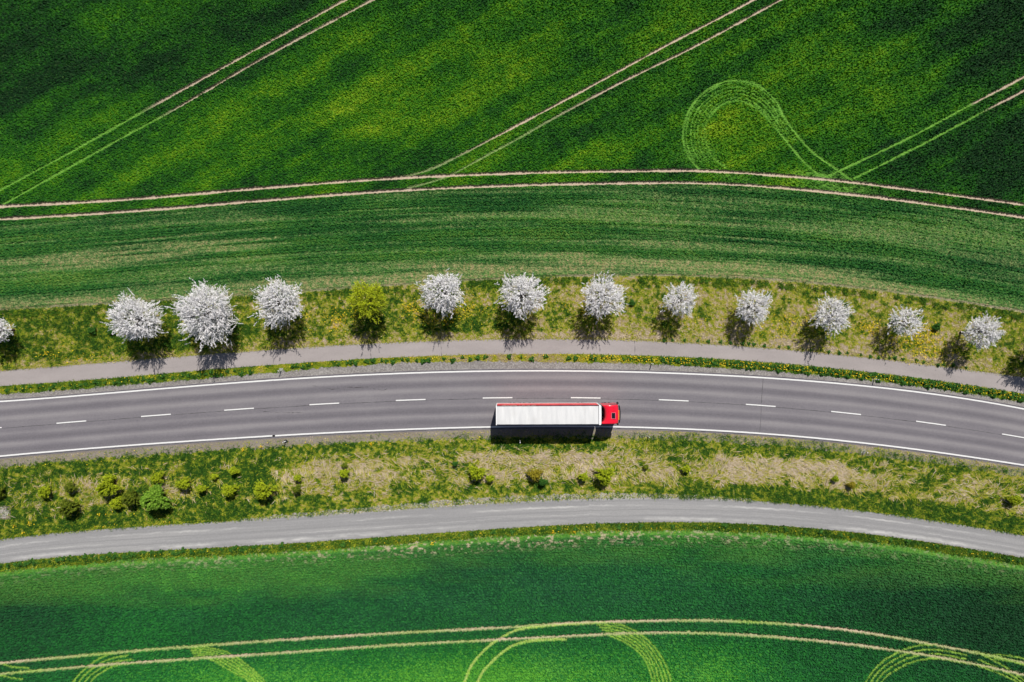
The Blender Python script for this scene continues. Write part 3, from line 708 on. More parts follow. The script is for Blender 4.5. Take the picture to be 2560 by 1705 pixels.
weedleaf = leaf_mat("weed_leaf", [(0.0, (0.012, 0.05, 0.008)), (0.5, (0.035, 0.125, 0.015)), (1.0, (0.085, 0.20, 0.025))])
bark = plain("bark", (0.055, 0.042, 0.034), 0.9, 0.1, var=0.35, scale=9)

def tubes(segs, sides=5):
    """segs: list of (points, radii); returns verts and quads"""
    V, Fq = [], []
    for pts, rad in segs:
        base = len(V)
        for i, p in enumerate(pts):
            d = (pts[min(i + 1, len(pts) - 1)] - pts[max(i - 1, 0)]).normalized()
            u = d.orthogonal().normalized(); w = d.cross(u)
            for k in range(sides):
                a = 2 * math.pi * k / sides
                V.append(p + (u * math.cos(a) + w * math.sin(a)) * rad[i])
        for i in range(len(pts) - 1):
            for k in range(sides):
                a = base + i * sides + k; b = base + i * sides + (k + 1) % sides
                Fq.append((a, b, b + sides, a + sides))
    return V, Fq

def quads(C, size, tint, rs, flatness=0.0, aspect=0.75):
    """leaf or petal sized faces of random orientation at the points C"""
    n = len(C)
    nrm = rs.normal(0, 1, (n, 3)); nrm[:, 2] = np.abs(nrm[:, 2]) + flatness
    nrm /= np.linalg.norm(nrm, axis=1)[:, None]
    u = np.cross(nrm, rs.normal(0, 1, (n, 3))); u /= np.linalg.norm(u, axis=1)[:, None]
    w = np.cross(nrm, u)
    su = (u * (size * 0.5)[:, None]); sw = (w * (size * 0.5 * aspect)[:, None])
    V = np.stack([C - su * 0.9 - sw * 0.55, C + su * 0.25 - sw, C + su, C - su * 0.2 + sw], 1).reshape(-1, 3)
    f = np.arange(n * 4).reshape(-1, 4)
    return V, f, np.repeat(tint, 4)

def make_tree(name, px, py, hc, r, seed, label, group, mat, dens=1.0, spiky=1.0, lean=(0, 0), cat="tree"):
    rs = np.random.RandomState(seed); rr = random.Random(seed)
    root = empty(name, gp(px, py, 0.005), label, cat, group)
    fork = max(1.0, hc - r * 0.75)
    top = Vector((lean[0], lean[1], hc + 0.5 * r))
    segs = [([Vector((0, 0, -0.05)), Vector((0.02, -0.02, fork * 0.55)), Vector((lean[0] * 0.3, lean[1] * 0.3, fork))], [0.055 * r + 0.05, 0.04 * r + 0.04, 0.035 * r + 0.035]),
            ([Vector((lean[0] * 0.3, lean[1] * 0.3, fork)), Vector((lean[0] * 0.6, lean[1] * 0.6, hc)), top], [0.035 * r + 0.03, 0.025 * r + 0.02, 0.02])]
    # main limbs
    limbs = []
    nl = int(9 + 3 * r)
    for i in range(nl):
        a = 6.283 * i / nl + rr.uniform(-0.3, 0.3); el = rr.choice([rr.uniform(-0.1, 0.3), rr.uniform(0.3, 0.8), rr.uniform(0.8, 1.3)])
        R_ = r * rr.uniform(0.78, 1.02)
        e = Vector((math.cos(a) * math.cos(el) * R_ + lean[0], math.sin(a) * math.cos(el) * R_ + lean[1], hc + math.sin(el) * R_ * 0.95 - 0.12 * r))
        s_ = Vector((lean[0] * 0.3, lean[1] * 0.3, fork)).lerp(top, rr.uniform(0, 0.5))
        mid = s_.lerp(e, 0.5) + Vector((0, 0, 0.10 * r))
        pts = [s_, s_.lerp(mid, 0.6), mid, e]
        segs.append((pts, [0.022 * r + 0.015, 0.016 * r + 0.012, 0.013 * r + 0.008, 0.01]))
        limbs.append((s_, mid, e))
    # wands: straight flowering shoots standing off the limbs and pointing outwards
    N = int(58 * r * r * dens) + 60
    C, T, Sz = [], [], []
    ph = rs.uniform(0, 6.283, 5); am = rs.uniform(0.05, 0.15, 5)
    for i in range(N):
        a = rr.uniform(0, 6.283)
        z = rr.uniform(-0.42, 1.0)
        d = Vector((math.cos(a) * math.sqrt(max(0, 1 - z * z)), math.sin(a) * math.sqrt(max(0, 1 - z * z)), z))
        lob = min(1.12, max(0.84, 1 + sum(am[k] * math.sin((k + 2) * a + ph[k] + 2 * z) for k in range(5))))
        R_ = r * lob * rr.uniform(0.42, 1.0) ** 0.55 * 1.03
        if rr.random() < 0.22 * spiky: R_ *= rr.uniform(1.06, 1.26)
        ln = rr.uniform(0.34, 0.62) * (0.5 + 0.38 * r)
        tip = Vector((d.x * R_ + lean[0], d.y * R_ + lean[1], hc + d.z * R_ * 0.95))
        dirn = (d + Vector((rr.gauss(0, 0.28), rr.gauss(0, 0.28), rr.gauss(0.18, 0.28)))).normalized()
        st = tip - dirn * ln
        bow = Vector((rr.gauss(0, 1), rr.gauss(0, 1), rr.gauss(0, 1))) * 0.05 * ln
        segs.append(([st, st.lerp(tip, 0.5) + bow, tip], [0.012, 0.009, 0.004]))
        k = int(ln / 0.019)
        t = rs.uniform(0.02, 1.0, k)
        P = np.array(st)[None] * (1 - t)[:, None] + np.array(tip)[None] * t[:, None] + np.array(bow)[None] * (4 * t * (1 - t))[:, None]
        P = P + rs.normal(0, 0.034, (k, 3)) * (1.2 - 0.6 * t)[:, None]
        C.append(P); T.append(np.clip(rs.uniform(0.1, 1.0) * 0.45 + rs.uniform(0, 0.6, k), 0, 1)); Sz.append(rs.uniform(0.065, 0.11, k) * (1.12 - 0.4 * t))
        # short spurs
        if rr.random() < 0.55:
            q = st.lerp(tip, rr.uniform(0.25, 0.7)); sd = (dirn + Vector((rr.gauss(0, 0.7), rr.gauss(0, 0.7), rr.gauss(0, 0.7)))).normalized()
            ks = int(ln * 0.45 / 0.042) + 1; t2 = rs.uniform(0, 1, ks)
            C.append(np.array(q)[None] + np.array(sd)[None] * (t2 * ln * 0.45)[:, None] + rs.normal(0, 0.032, (ks, 3)))
            T.append(rs.uniform(0.2, 1, ks)); Sz.append(rs.uniform(0.08, 0.13, ks))
    nf = int(480 * r * r * dens)                      # blossom fill inside the crown, mostly unseen, added to thicken the cast shadow
    d = rs.normal(0, 1, (nf, 3)); d /= np.linalg.norm(d, axis=1)[:, None]; q = rs.uniform(0.05, 0.86, nf) ** 0.5 * r * 0.92
    P = d * q[:, None]; P[:, 2] = P[:, 2] * 0.9 + hc; P[:, 0] += lean[0]; P[:, 1] += lean[1]
    P = P[(P[:, 2] > hc - 0.7 * r) & (P[:, 2] < hc + (rs.uniform(-0.3, 0.35, nf) * r))]
    C.append(P); T.append(rs.uniform(0.12, 0.8, len(P))); Sz.append(rs.uniform(0.10, 0.19, len(P)))
    V, Fq = tubes([s for s in segs if len(s[0]) > 3 or s[1][0] > 0.02], 6)
    me = bpy.data.meshes.new("trunk"); me.from_pydata([tuple(v) for v in V], [], Fq)
    link("trunk", me, bark, root)
    V1, F1, t1 = quads(np.concatenate(C), np.concatenate(Sz), np.concatenate(T), rs, 0.38)
    Vt, Ft = tubes([s for s in segs if not (len(s[0]) > 3 or s[1][0] > 0.02)], 3)
    me = mesh_np("crown", np.concatenate([V1, np.array([tuple(v) for v in Vt])]), np.concatenate([F1, np.array(Ft) + len(V1)]), {"tint": np.concatenate([t1, np.zeros(len(Vt))])})
    me.materials.append(mat); me.materials.append(bark)
    me.polygons.foreach_set("material_index", np.concatenate([np.zeros(len(F1), np.int32), np.ones(len(Ft), np.int32)]))
    link("crown", me, mat, root)
    return root

TREES = [  # image centre of the crown on the map, crown radius, height of its middle
    (-12, 824, 38, 2.9, "half cut off white blossom tree at the far left end of the row"),
    (340, 798, 60, 4.0, "large white blossom tree, first whole one from the left, casting shade across the path"),
    (516, 784, 72, 4.3, "widest white blossom tree of the row with the biggest shadow on the path"),
    (699, 757, 59, 4.0, "white blossom tree directly left of the yellow-green leafy tree"),
    (920, 749, 50, 4.1, "yellow-green leafy tree, the only one without white blossom in the row"),
    (1107, 732, 55, 4.0, "white blossom tree just right of the leafy tree, yellow flowers at its foot"),
    (1306, 737, 57, 4.2, "tall white blossom tree above the middle of the truck's trailer"),
    (1508, 743, 54, 4.0, "pointed white blossom tree above the red truck cab"),
    (1701, 751, 42, 3.45, "smallest star shaped white blossom tree with a thin trunk"),
    (1883, 767, 45, 3.0, "greenish white blossom tree, fourth from the right in the frame"),
    (2080, 789.5, 45, 3.4, "white blossom tree, third from the right, its shadow touching the path"),
    (2264, 806, 42, 3.1, "sparse white blossom tree beside the dense yellow flowers"),
    (2455, 830, 44, 3.6, "rightmost white blossom tree seen whole, with a leaning trunk"),
    (2639, 868, 52, 4.0, "white blossom tree beyond the right edge, only its shadow on the path"),
]
for i, (cx, cy, rp, hc, lab) in enumerate(TREES):
    k = 1 - hc / CAM_H                       # crown centre -> its place on the ground
    gx, gy = 1280 + (cx - 1280) * k, 852.5 + (cy - 852.5) * k
    r = rp * S * k
    if i == 4:
        make_tree("leafy_tree", gx, gy, hc, r, 300 + i, lab, None, spring, 1.05, 0.8)
    else:
        make_tree("blossom_tree", gx, gy, hc, r, {1: 347, 12: 352}.get(i, 300 + i), lab, "white blossoming trees in a row along the cycle path", blossom,
                  {11: 0.62, 8: 0.8, 9: 0.95, 1: 1.2, 2: 1.2}.get(i, 1.0), {7: 1.5, 8: 2.2, 10: 1.7}.get(i, 1.0))

def make_bush(px, py, rp, seed, label, mat, sy=1.0, hgt=1.2, round_=False, name="bush", dens=1.0):
    rs = np.random.RandomState(seed); rr = random.Random(seed)
    r = rp * S * 1.08; h = r * hgt
    root = empty(name, gp(px, py, 0.012), label, "bush", "bushes on the bank below the road")
    C, T, Sz, segs = [], [], [], []
    if round_:
        n = int(3600 * r * r)
        d = rs.normal(0, 1, (n, 3)); d[:, 2] = np.abs(d[:, 2]) - 0.15; d /= np.linalg.norm(d, axis=1)[:, None]
        lump_ = vnoise(d[:, 0] * 2.6 + 9, d[:, 1] * 2.6 + d[:, 2] * 2.6, seed) * 0.6 + vnoise(d[:, 0] * 6 + 3, d[:, 1] * 6 + d[:, 2] * 6, seed + 1) * 0.4
        rad = r * rs.uniform(0.4, 1.0, n) ** 0.5 * (0.66 + 0.60 * lump_)
        C.append(np.stack([d[:, 0] * rad, d[:, 1] * rad, 0.15 + h * 0.5 + d[:, 2] * rad * hgt * 0.6], -1))
        T.append(rs.uniform(0.1, 1, n)); Sz.append(rs.uniform(0.06, 0.12, n))
        for i in range(12):
            e = Vector((rr.uniform(-.7, .7) * r, rr.uniform(-.7, .7) * r, h * rr.uniform(.6, 1)))
            segs.append(([Vector((0, 0, -0.03)), e * 0.5, e], [0.03, 0.02, 0.008]))
    else:
        nb = int((40 + 80 * r) * dens)
        ph = rr.uniform(0, 6)
        for i in range(nb):
            a = rr.uniform(0, 6.283); q = rr.uniform(0.1, 1.0) ** 0.6 * (0.78 + 0.25 * math.sin(3 * a + ph) + rr.uniform(-0.1, 0.15))
            tip = Vector((math.cos(a) * q * r, math.sin(a) * q * r * sy, h * (1.05 - 0.65 * q * q) * rr.uniform(0.75, 1.15) + 0.05))
            st = Vector((tip.x * 0.25 + rr.gauss(0, 0.06), tip.y * 0.25 + rr.gauss(0, 0.06), -0.02))
            bow = Vector((0, 0, 0.15 * h))
            segs.append(([st, st.lerp(tip, 0.5) + bow, tip], [0.014, 0.01, 0.004]))
            ln = (tip - st).length; k = int(ln / 0.022) + 4; t = rs.uniform(0.25, 1.0, k)
            P = np.array(st)[None] * (1 - t)[:, None] + np.array(tip)[None] * t[:, None] + np.array(bow)[None] * (4 * t * (1 - t))[:, None]
            C.append(P + rs.normal(0, 0.05, (k, 3))); T.append(np.clip(rr.uniform(0, .4) + rs.uniform(0, 0.6, k), 0, 1)); Sz.append(rs.uniform(0.06, 0.12, k))
    C = np.concatenate(C); C[:, 2] = np.maximum(C[:, 2], 0.02)
    V, f, t = quads(C, np.concatenate(Sz), np.concatenate(T), rs, 0.3)
    Vt, Ft = tubes(segs, 4)
    me = bpy.data.meshes.new("stems"); me.from_pydata([tuple(v) for v in Vt], [], Ft); link("stems", me, bark, root)
    link("foliage", mesh_np("foliage", V, f, {"tint": t}), mat, root)
    return root

B, O, P_, Y_, W_ = bushleaf, oliveleaf, paleleaf, orangeleaf, weedleaf
BUSHES = [
    (10, 1224, 15, O, "dark olive bush cut by the left edge of the frame"),
    (125, 1224, 19, B, "lone green bush near the left end, above the dark olive pair"),
    (187, 1213, 15, O, "small dark olive bush just above a larger dark green one"),
    (190, 1259, 29, O, "large dark olive bush, lowest on the left part of the bank"),
    (288, 1210, 32, B, "big bright yellow-green bush left of the round pale green one"),
    (283, 1190, 15, B, "small green bush touching the top of the big bright bush"),
    (302, 1251, 19, B, "green bush under the big bright yellow-green bush"),
    (342, 1237, 26, O, "brownish olive bush between the bright bush and the round pale bush"),
    (408, 1237, 39, P_, "rounded pale green leafy bush, the largest on the bank"),
    (405, 1188, 20, B, "green bush directly above the round pale leafy bush"),
    (470, 1202, 23, B, "slanting elongated green bush right of the round pale bush"),
    (511, 1216, 13, B, "small low green bush below the slanting one"),
    (541, 1187, 9, B, "tiny green bush between the slanting bush and the one near the grass edge"),
    (582, 1218, 22, B, "green bush with a bare stem showing below"),
    (592, 1172, 13, B, "small green bush high on the bank with a dark shadow"),
    (670, 1218, 30, B, "big yellow-green dome bush with a black shadow, right end of the left cluster"),
    (749, 1190, 11, B, "small green bush, upper of a pair right of the dome bush"),
    (747, 1217, 13, O, "small olive bush, lower of a pair right of the dome bush"),
    (866, 1177, 15, B, "bright small bush with a long dark shadow in dry grass"),
    (864, 1159, 8, O, "tiny olive bush just above the bright small bush"),
    (1139, 1156, 8, W_, "tiny green bush left above the bush over grey twigs"),
    (1194, 1175, 25, B, "yellow-green bush over dark grey twigs, left below the trailer"),
    (1226, 1191, 12, B, "small low bush attached to the right of the bush over grey twigs"),
    (1337, 1180, 21, Y_, "ochre yellow low bush below the trailer shadow"),
    (1356, 1199, 13, W_, "low dark green plant under the ochre bush"),
    (1457, 1186, 14, B, "small green bush left of the branching bush below the cab"),
    (1508, 1181, 29, B, "big branching yellow-green bush below the truck cab"),
    (1613, 1164, 7, O, "tiny olive bush between the branching bush and the round one"),
    (1712, 1168, 12, B, "small round green bush beside a patch of grey dead stalks"),
    (2083, 1193, 9, B, "tiny green bush in pale dry grass on the right"),
    (2121, 1208, 11, Y_, "small ochre bush at the left of the golden dry grass"),
    (2522, 1243, 19, B, "green bush with a dark shadow near the right edge"),
]
for i, (bx, by, rp, mt, lab) in enumerate(BUSHES):
    make_bush(bx, by + 2, rp, 500 + i, lab, mt, sy=0.85 if i != 10 else 0.7, hgt=1.25 if rp > 15 else 1.6, dens=2.0 if i == 8 else 1.0)
for i, (bx, by, rp, lab) in enumerate([(236, 826, 12, "dark shrub in the grass left of the first whole blossom tree"), (284, 829, 10, "small dark shrub touching the left side of the first whole blossom tree"),
                                     (2336, 817, 12, "dark green shrub between the two rightmost blossom trees"), (1579, 757, 9, "small dark shrub between the pointed and the smallest blossom tree"),
                                     (2236, 800, 8, "small dark shrub above the sparse blossom tree's left side")]):
    b = make_bush(bx, by, rp, 560 + i, lab, W_, hgt=0.9, name="shrub"); b['group'] = "dark shrubs in the tree verge"

# dark green weed clumps: a few meshes, copied
wv = []
for i in range(5):
    rs = np.random.RandomState(700 + i)
    n = 170; a = rs.uniform(0, 6.283, n); q = rs.uniform(0, 1, n) ** 0.6
    lob = 0.8 + 0.25 * np.sin(3 * a + i) + 0.12 * np.sin(7 * a + 2 * i)
    C = np.stack([np.cos(a) * q * 0.30 * lob, np.sin(a) * q * 0.30 * lob, 0.05 + 0.22 * (1 - q * q) * rs.uniform(0.4, 1.1, n)], -1)
    V, f, t = quads(C, rs.uniform(0.08, 0.17, n), np.clip(rs.uniform(0, 1, n), 0, 1), rs, 0.7)
    V[:, 2] = np.maximum(V[:, 2], 0.0)
    wv.append(mesh_np("weed_clump", V, f, {"tint": t})); wv[-1].materials.append(weedleaf)
def weeds(pos, label, group, smin, smax, z):
    for (qx, qy) in pos:
        o = bpy.data.objects.new("weed_clump", random.choice(wv)); COL.objects.link(o)
        o.location = gp(qx, qy, z); s_ = random.uniform(smin, smax)
        o.scale = (s_, s_ * random.uniform(0.75, 1.0), s_ * 0.9); o.rotation_euler = (0, 0, random.uniform(0, 6.28))
        tag(o, label, "weed", group)
pos = []
for zx in [340, 380, 430, 480, 760, 840, 875, 920, 1010, 1030, 1080, 1160, 1200, 1260, 1350, 1395, 1480, 1540, 1590, 1730, 1810, 1900, 1970, 2040, 2110, 2330]:
    x = 640 + zx * 0.2718; pos.append((x, path_bot(x) + random.uniform(5, 13)))
for zx in [80, 180, 310, 520, 585, 730, 760, 830, 890, 920, 1020, 1080, 1160, 1230, 1280, 1380, 1410]:
    x = 1280 + zx * 0.2718; pos.append((x, path_bot(x) + random.uniform(4, 15)))
x = 1675
while x < 2600:
    pos.append((x, path_bot(x) + random.uniform(4, 9)))
    if random.random() < 0.72: pos.append((x + random.uniform(-4, 4), path_bot(x) + random.uniform(10, 18)))
    x += random.uniform(6, 12)
x = 20
while x < 640:
    pos.append((x, path_bot(x) + random.uniform(5, 16))); x += random.uniform(10, 26)
weeds(pos, "dark green weed clump in the strip between cycle path and gravel shoulder", "weed clumps between path and road", 0.95, 1.5, 0.024)
pos = []
x = 5
while x < 720:
    pos.append((x, track_bot(x) + random.uniform(2, 9))); x += random.uniform(9, 24)
while x < 2560:
    pos.append((x, track_bot(x) + random.uniform(4, 12))); x += random.uniform(18, 60)
weeds(pos, "dark green weed clump on the edge between gravel track and lower crop", "weed clumps along the farm track", 0.95, 1.7, 0.012)
pos = []
x = 1660
while x < 2420:
    pos.append((x, path_top(x) - random.uniform(2, 7))); x += random.uniform(12, 38)
weeds(pos, "dark green weed clump on the tree side edge of the cycle path", "weed clumps on the upper path edge", 0.8, 1.2, 0.01)

# yellow flowers (uncountable specks)
def flowers():
    rs = np.random.RandomState(900); P = []
    for cx, cy, rx, ry, n in ((1030, 765, 14, 8, 60), (1050, 785, 12, 10, 40), (1100, 800, 38, 10, 120), (1150, 775, 22, 9, 90), (845, 800, 12, 18, 60), (838, 818, 6, 4, 25),
                              (885, 785, 14, 12, 50), (800, 800, 40, 12, 40), (720, 780, 50, 16, 50), (1195, 760, 30, 10, 40),
                              (2175, 818, 18, 10, 140), (2290, 850, 30, 22, 330), (2320, 830, 14, 12, 90), (2330, 880, 40, 18, 120), (2000, 800, 40, 14, 110), (1960, 830, 50, 14, 60),
                              (1740, 805, 40, 8, 30), (120, 885, 14, 4, 30), (200, 890, 60, 10, 40), (1455, 779, 5, 4, 14), (1420, 765, 30, 10, 25)):
        P.append(np.stack([rs.normal(cx, rx, n), rs.normal(cy, ry, n)], -1))
    x = rs.uniform(1440, 2600, 900); P.append(np.stack([x, path_bot(x) + rs.uniform(1, 16, 900)], -1))
    x = rs.uniform(640, 1440, 90); P.append(np.stack([x, path_bot(x) + rs.uniform(1, 8, 90)], -1))
    x = rs.uniform(0, 640, 70); P.append(np.stack([x, path_bot(x) + rs.uniform(2, 12, 70)], -1))
    x = rs.uniform(0, 1250, 40); P.append(np.stack([x, road_bot(x) + rs.uniform(12, 40, 40)], -1))
    x = rs.uniform(300, 2560, 80); P.append(np.stack([x, track_bot(x) + rs.uniform(3, 14, 80)], -1))
    x = rs.uniform(0, 560, 26); P.append(np.stack([x, track_top(x) - rs.uniform(6, 50, 26)], -1))
    for cx, cy in ((39, 1313), (78, 1307), (62, 1331), (251, 1284), (1081, 1356), (1381, 1329), (1436, 1327), (653, 1115), (928, 1108), (610, 1123)):
        P.append(np.stack([rs.normal(cx, 2.2, 12), rs.normal(cy, 2.2, 12)], -1))
    P = np.concatenate(P); n = len(P)
    C = np.stack([wx(P[:, 0]), wy(P[:, 1]), rs.uniform(0.18, 0.34, n)], -1)
    V, f, t = quads(C, rs.uniform(0.09, 0.17, n), rs.uniform(0, 1, n), rs, 1.6, 0.95)
    me = mesh_np("yellow_flowers", V, f, {"tint": t})
    mt = leaf_mat("yellow_petal", [(0.0, (0.52, 0.30, 0.01)), (0.5, (0.68, 0.47, 0.012)), (1.0, (0.80, 0.62, 0.03))])
    tag(link("yellow_flowers", me, mt), "small yellow flowers sprinkled over the verges", kind='stuff')
flowers()

# ------------------------------------------------------------------ roadside furniture
white_pl = plain("white_plastic", (0.74, 0.75, 0.76), 0.4, 0.4, var=0.05)
black_pl = plain("black_plastic", (0.012, 0.012, 0.014), 0.5, 0.4)
refl = plain("reflector", (0.55, 0.22, 0.03), 0.2, 0.6)
rubber = plain("rubber", (0.012, 0.012, 0.013), 0.8, 0.2)

def bm_obj(name, fn, mat, parent=None, smooth=False, bevel=0.0):
    bm = bmesh.new(); fn(bm)
    if bevel:
        bmesh.ops.bevel(bm, geom=[e for e in bm.edges if e.calc_face_angle(0) > 0.5], offset=bevel, segments=2, affect='EDGES', clamp_overlap=True)
    bmesh.ops.recalc_face_normals(bm, faces=bm.faces)
    me = bpy.data.meshes.new(name); bm.to_mesh(me); bm.free()
    if smooth:
        for p in me.polygons: p.use_smooth = True
    return link(name, me, mat, parent)

def add_box(bm, x0, x1, y0, y1, z0, z1):
    r = bmesh.ops.create_cube(bm, size=1.0)
    for v in r['verts']:
        v.co = Vector((x0 + (v.co.x + .5) * (x1 - x0), y0 + (v.co.y + .5) * (y1 - y0), z0 + (v.co.z + .5) * (z1 - z0)))
def add_cyl(bm, c, axis, r, h, n=20, r2=None):
    q = Vector(axis).to_track_quat('Z', 'Y').to_matrix().to_4x4()
    bmesh.ops.create_cone(bm, cap_ends=True, segments=n, radius1=r, radius2=r if r2 is None else r2, depth=h, matrix=Matrix.Translation(c) @ q)
def add_prism(bm, pts, z0, z1):
    a = [bm.verts.new((x, y, z0)) for x, y in pts]; b = [bm.verts.new((x, y, z1 if not callable(z1) else z1(x, y))) for x, y in pts]
    bm.faces.new(a[::-1]); bm.faces.new(b)
    for i in range(len(pts)): bm.faces.new((a[i], a[(i + 1) % len(pts)], b[(i + 1) % len(pts)], b[i]))

TRI = [(-0.06, -0.055), (0.0, -0.062), (0.06, -0.055), (0.045, 0.01), (0.0, 0.065), (-0.045, 0.01)]
stone_base = plain("concrete_base", (0.27, 0.265, 0.26), 0.9, 0.1, var=0.3)
POSTS = [(703, 926, 1.57, "white marker post on the upper shoulder, left of the truck", 'flat'), (1628, 909, 1.57, "white marker post among green weeds above the road, right of the cab", None),
         (2184.5, 948, 1.45, "white marker post on the gravel shoulder at the upper right", 'flat'), (714.5, 1103, -1.57, "white marker post on a black foot, left below the road", 'black'),
         (1620, 1090.5, -1.57, "white marker post in the grass below the road, right of the truck's shadow", None), (2158, 1128, -1.7, "white marker post in the grass at the lower right of the road", 'flat')]
for (qx, qy, rz, lab, foot) in POSTS:
    root = empty("marker_post", gp(qx, qy, 0.0 if qy > 1000 else 0.022), lab, "marker post", "marker posts along both road edges", rz)
    bm_obj("post", lambda bm: add_prism(bm, TRI, 0.0, 0.72), white_pl, root)
    bm_obj("black_band", lambda bm: add_prism(bm, TRI, 0.72, 0.92), black_pl, root)
    bm_obj("cap", lambda bm: add_prism(bm, TRI, 0.92, lambda x, y: 1.02 + y * 0.7), white_pl, root)
    bm_obj("reflector", lambda bm: add_box(bm, -0.028, 0.028, -0.075, -0.056, 0.74, 0.90), refl, root)
    if foot == 'black':
        bm_obj("foot_plate", lambda bm: add_cyl(bm, (0, 0, 0.05), (0, 0, 1), 0.24, 0.07, 24, 0.2), black_pl, root)
    elif foot == 'flat':
        bm_obj("foot_plate", lambda bm: add_box(bm, -0.32, 0.32, -0.28, 0.28, 0.0, 0.045), stone_base, root, bevel=0.02)
root = empty("marker_pole", gp(1299.7, 1098.5, 0.0), "tall thin white pole standing at the edge of the truck's shadow", "pole")
bm_obj("pole", lambda bm: add_cyl(bm, (0, 0, 1.3), (0, 0, 1), 0.035, 2.6, 12), white_pl, root, True)
bm_obj("pole_head", lambda bm: add_cyl(bm, (0, 0, 2.5), (0, 0, 1), 0.055, 0.32, 12), white_pl, root, True)
bm_obj("collar", lambda bm: add_cyl(bm, (0, 0, 1.75), (0, 0, 1), 0.04, 0.3, 12), black_pl, root, True)

def lump(bm):
    r = bmesh.ops.create_icosphere(bm, subdivisions=3, radius=1.0)
    for v in r['verts']:
        k = 1 + 0.18 * math.sin(5 * v.co.x + 1) * math.cos(4 * v.co.y)
        v.co = Vector((v.co.x * 0.20 * k, v.co.y * 0.11 * k, max(v.co.z, -0.3) * 0.09 + 0.027))
o = bm_obj("rubber_scrap", lump, rubber, None, True)
o.location = gp(685, 1089, 0.055); o.rotation_euler = (0, 0, 0.07)
tag(o, "black lump of rubber lying on the lower white edge line", "scrap")

# stone pitching at the left edge of the bank
stone = plain("pale_stone", (0.42, 0.395, 0.37), 0.9, 0.1, var=0.3, scale=3)
root = empty("stone_slope_paving", gp(6, 1281, 0.012), "pale stone slope paving in rows at the left frame edge", "paving")
def slab(bm): add_box(bm, -1.6, 1.15, -0.95, 0.95, 0.0, 0.05)
bm_obj("bed", slab, plain("mortar_bed", (0.25, 0.2, 0.165), 0.95, 0.1, var=0.4, scale=2), root, bevel=0.03)
def stones(bm):
    rr = random.Random(5)
    for j in range(7):
        x = -1.5
        while x < 0.85 - 0.1 * abs(j - 3):
            w = rr.uniform(0.12, 0.24); y = -0.72 + j * 0.22
            add_box(bm, x, x + w, y, y + 0.13, 0.03, 0.09 + rr.uniform(0, 0.03)); x += w + rr.uniform(0.04, 0.08)
bm_obj("stones", stones, stone, root)

# ------------------------------------------------------------------ the truck
ROOF_C = (1371.5, 1038.0); kz = 1 - 4.0 / CAM_H
tx, ty = 1280 + (ROOF_C[0] - 1280) * kz, 852.5 + (ROOF_C[1] - 852.5) * kz
red = plain("red_paint", (0.72, 0.008, 0.030), 0.28, 0.5, var=0.05, coat=0.6)
m = Mat("red_curtain", 0.55, 0.3); cn = m.noise(m.map(m.obj(), (0.8, 1, 0.25)), 1.2, 4)
m.col(m.ramp(cn, [(0.3, (0.56, 0.045, 0.052)), (0.7, (0.70, 0.085, 0.085))])); curtain_m = m.m
m = Mat("white_tarp", 0.5, 0.3)
tn = m.noise(m.map(m.obj(), (1.6, 0.25, 1)), 1.0, 4); tn2 = m.noise(m.obj(), 0.8, 5, 0.6)
c = m.ramp(tn, [(0.3, (0.545, 0.55, 0.555)), (0.7, (0.66, 0.66, 0.655))])
c = m.mix(m.rng(tn2, 0.5, 0.75, 0, 0.25), c, (0.47, 0.455, 0.43)); m.col(c); tarp_m = m.m
white_pt = plain("white_paint", (0.80, 0.80, 0.81), 0.3, 0.4, var=0.04)
navy = plain("dark_rail", (0.016, 0.02, 0.035), 0.45, 0.4)
dark = plain("dark_steel", (0.02, 0.02, 0.023), 0.6, 0.3, var=0.3)
glass = plain("dark_glass", (0.008, 0.012, 0.016), 0.05, 0.6, var=0.02)
steel = plain("silver_steel", (0.52, 0.53, 0.55), 0.35, 0.5, metal=0.8)
lamp_m = plain("clear_lamp", (0.65, 0.66, 0.68), 0.1, 0.6)
amber = plain("amber_lens", (0.85, 0.30, 0.03), 0.2, 0.5)
redlens = plain("red_lens", (0.45, 0.01, 0.01), 0.2, 0.5)

truck = empty("articulated_truck", gp(tx, ty, 0.05), "long articulated truck with red cab and white roofed trailer driving right", "truck", None, math.radians(0.22))
X_OFF = -6.81     # local x of the trailer tail; the roof centre sits on the Empty
inner = X_OFF
def TX(x): return x + inner

# trailer -> one part with its own pieces
def trailer_floor(bm): add_box(bm, TX(0.02), TX(13.60), -1.245, 1.245, 1.08, 1.26)
trailer = bm_obj("trailer", trailer_floor, white_pt, truck, bevel=0.02)
def tarp(bm):
    nx, ny = 150, 10; vs = []
    for j in range(ny + 1):
        y = -1.17 + 2.34 * j / ny
        for i in range(nx + 1):
            x = 0.10 + 13.2 * i / nx
            z = 3.955 + 0.012 * math.sin(x * 10.4) * (1 - (y / 1.2) ** 4) + 0.008 * math.sin(x * 4.1 + 1.7 * y) + 0.02 * (1 - (y / 1.17) ** 2) + 0.004 * math.sin(23 * x + 5 * y)
            vs.append(bm.verts.new((TX(x), y, z)))
    for j in range(ny):
        for i in range(nx): bm.faces.new((vs[j * (nx + 1) + i], vs[j * (nx + 1) + i + 1], vs[(j + 1) * (nx + 1) + i + 1], vs[(j + 1) * (nx + 1) + i]))
bm_obj("roof_tarp", tarp, tarp_m, trailer, True)
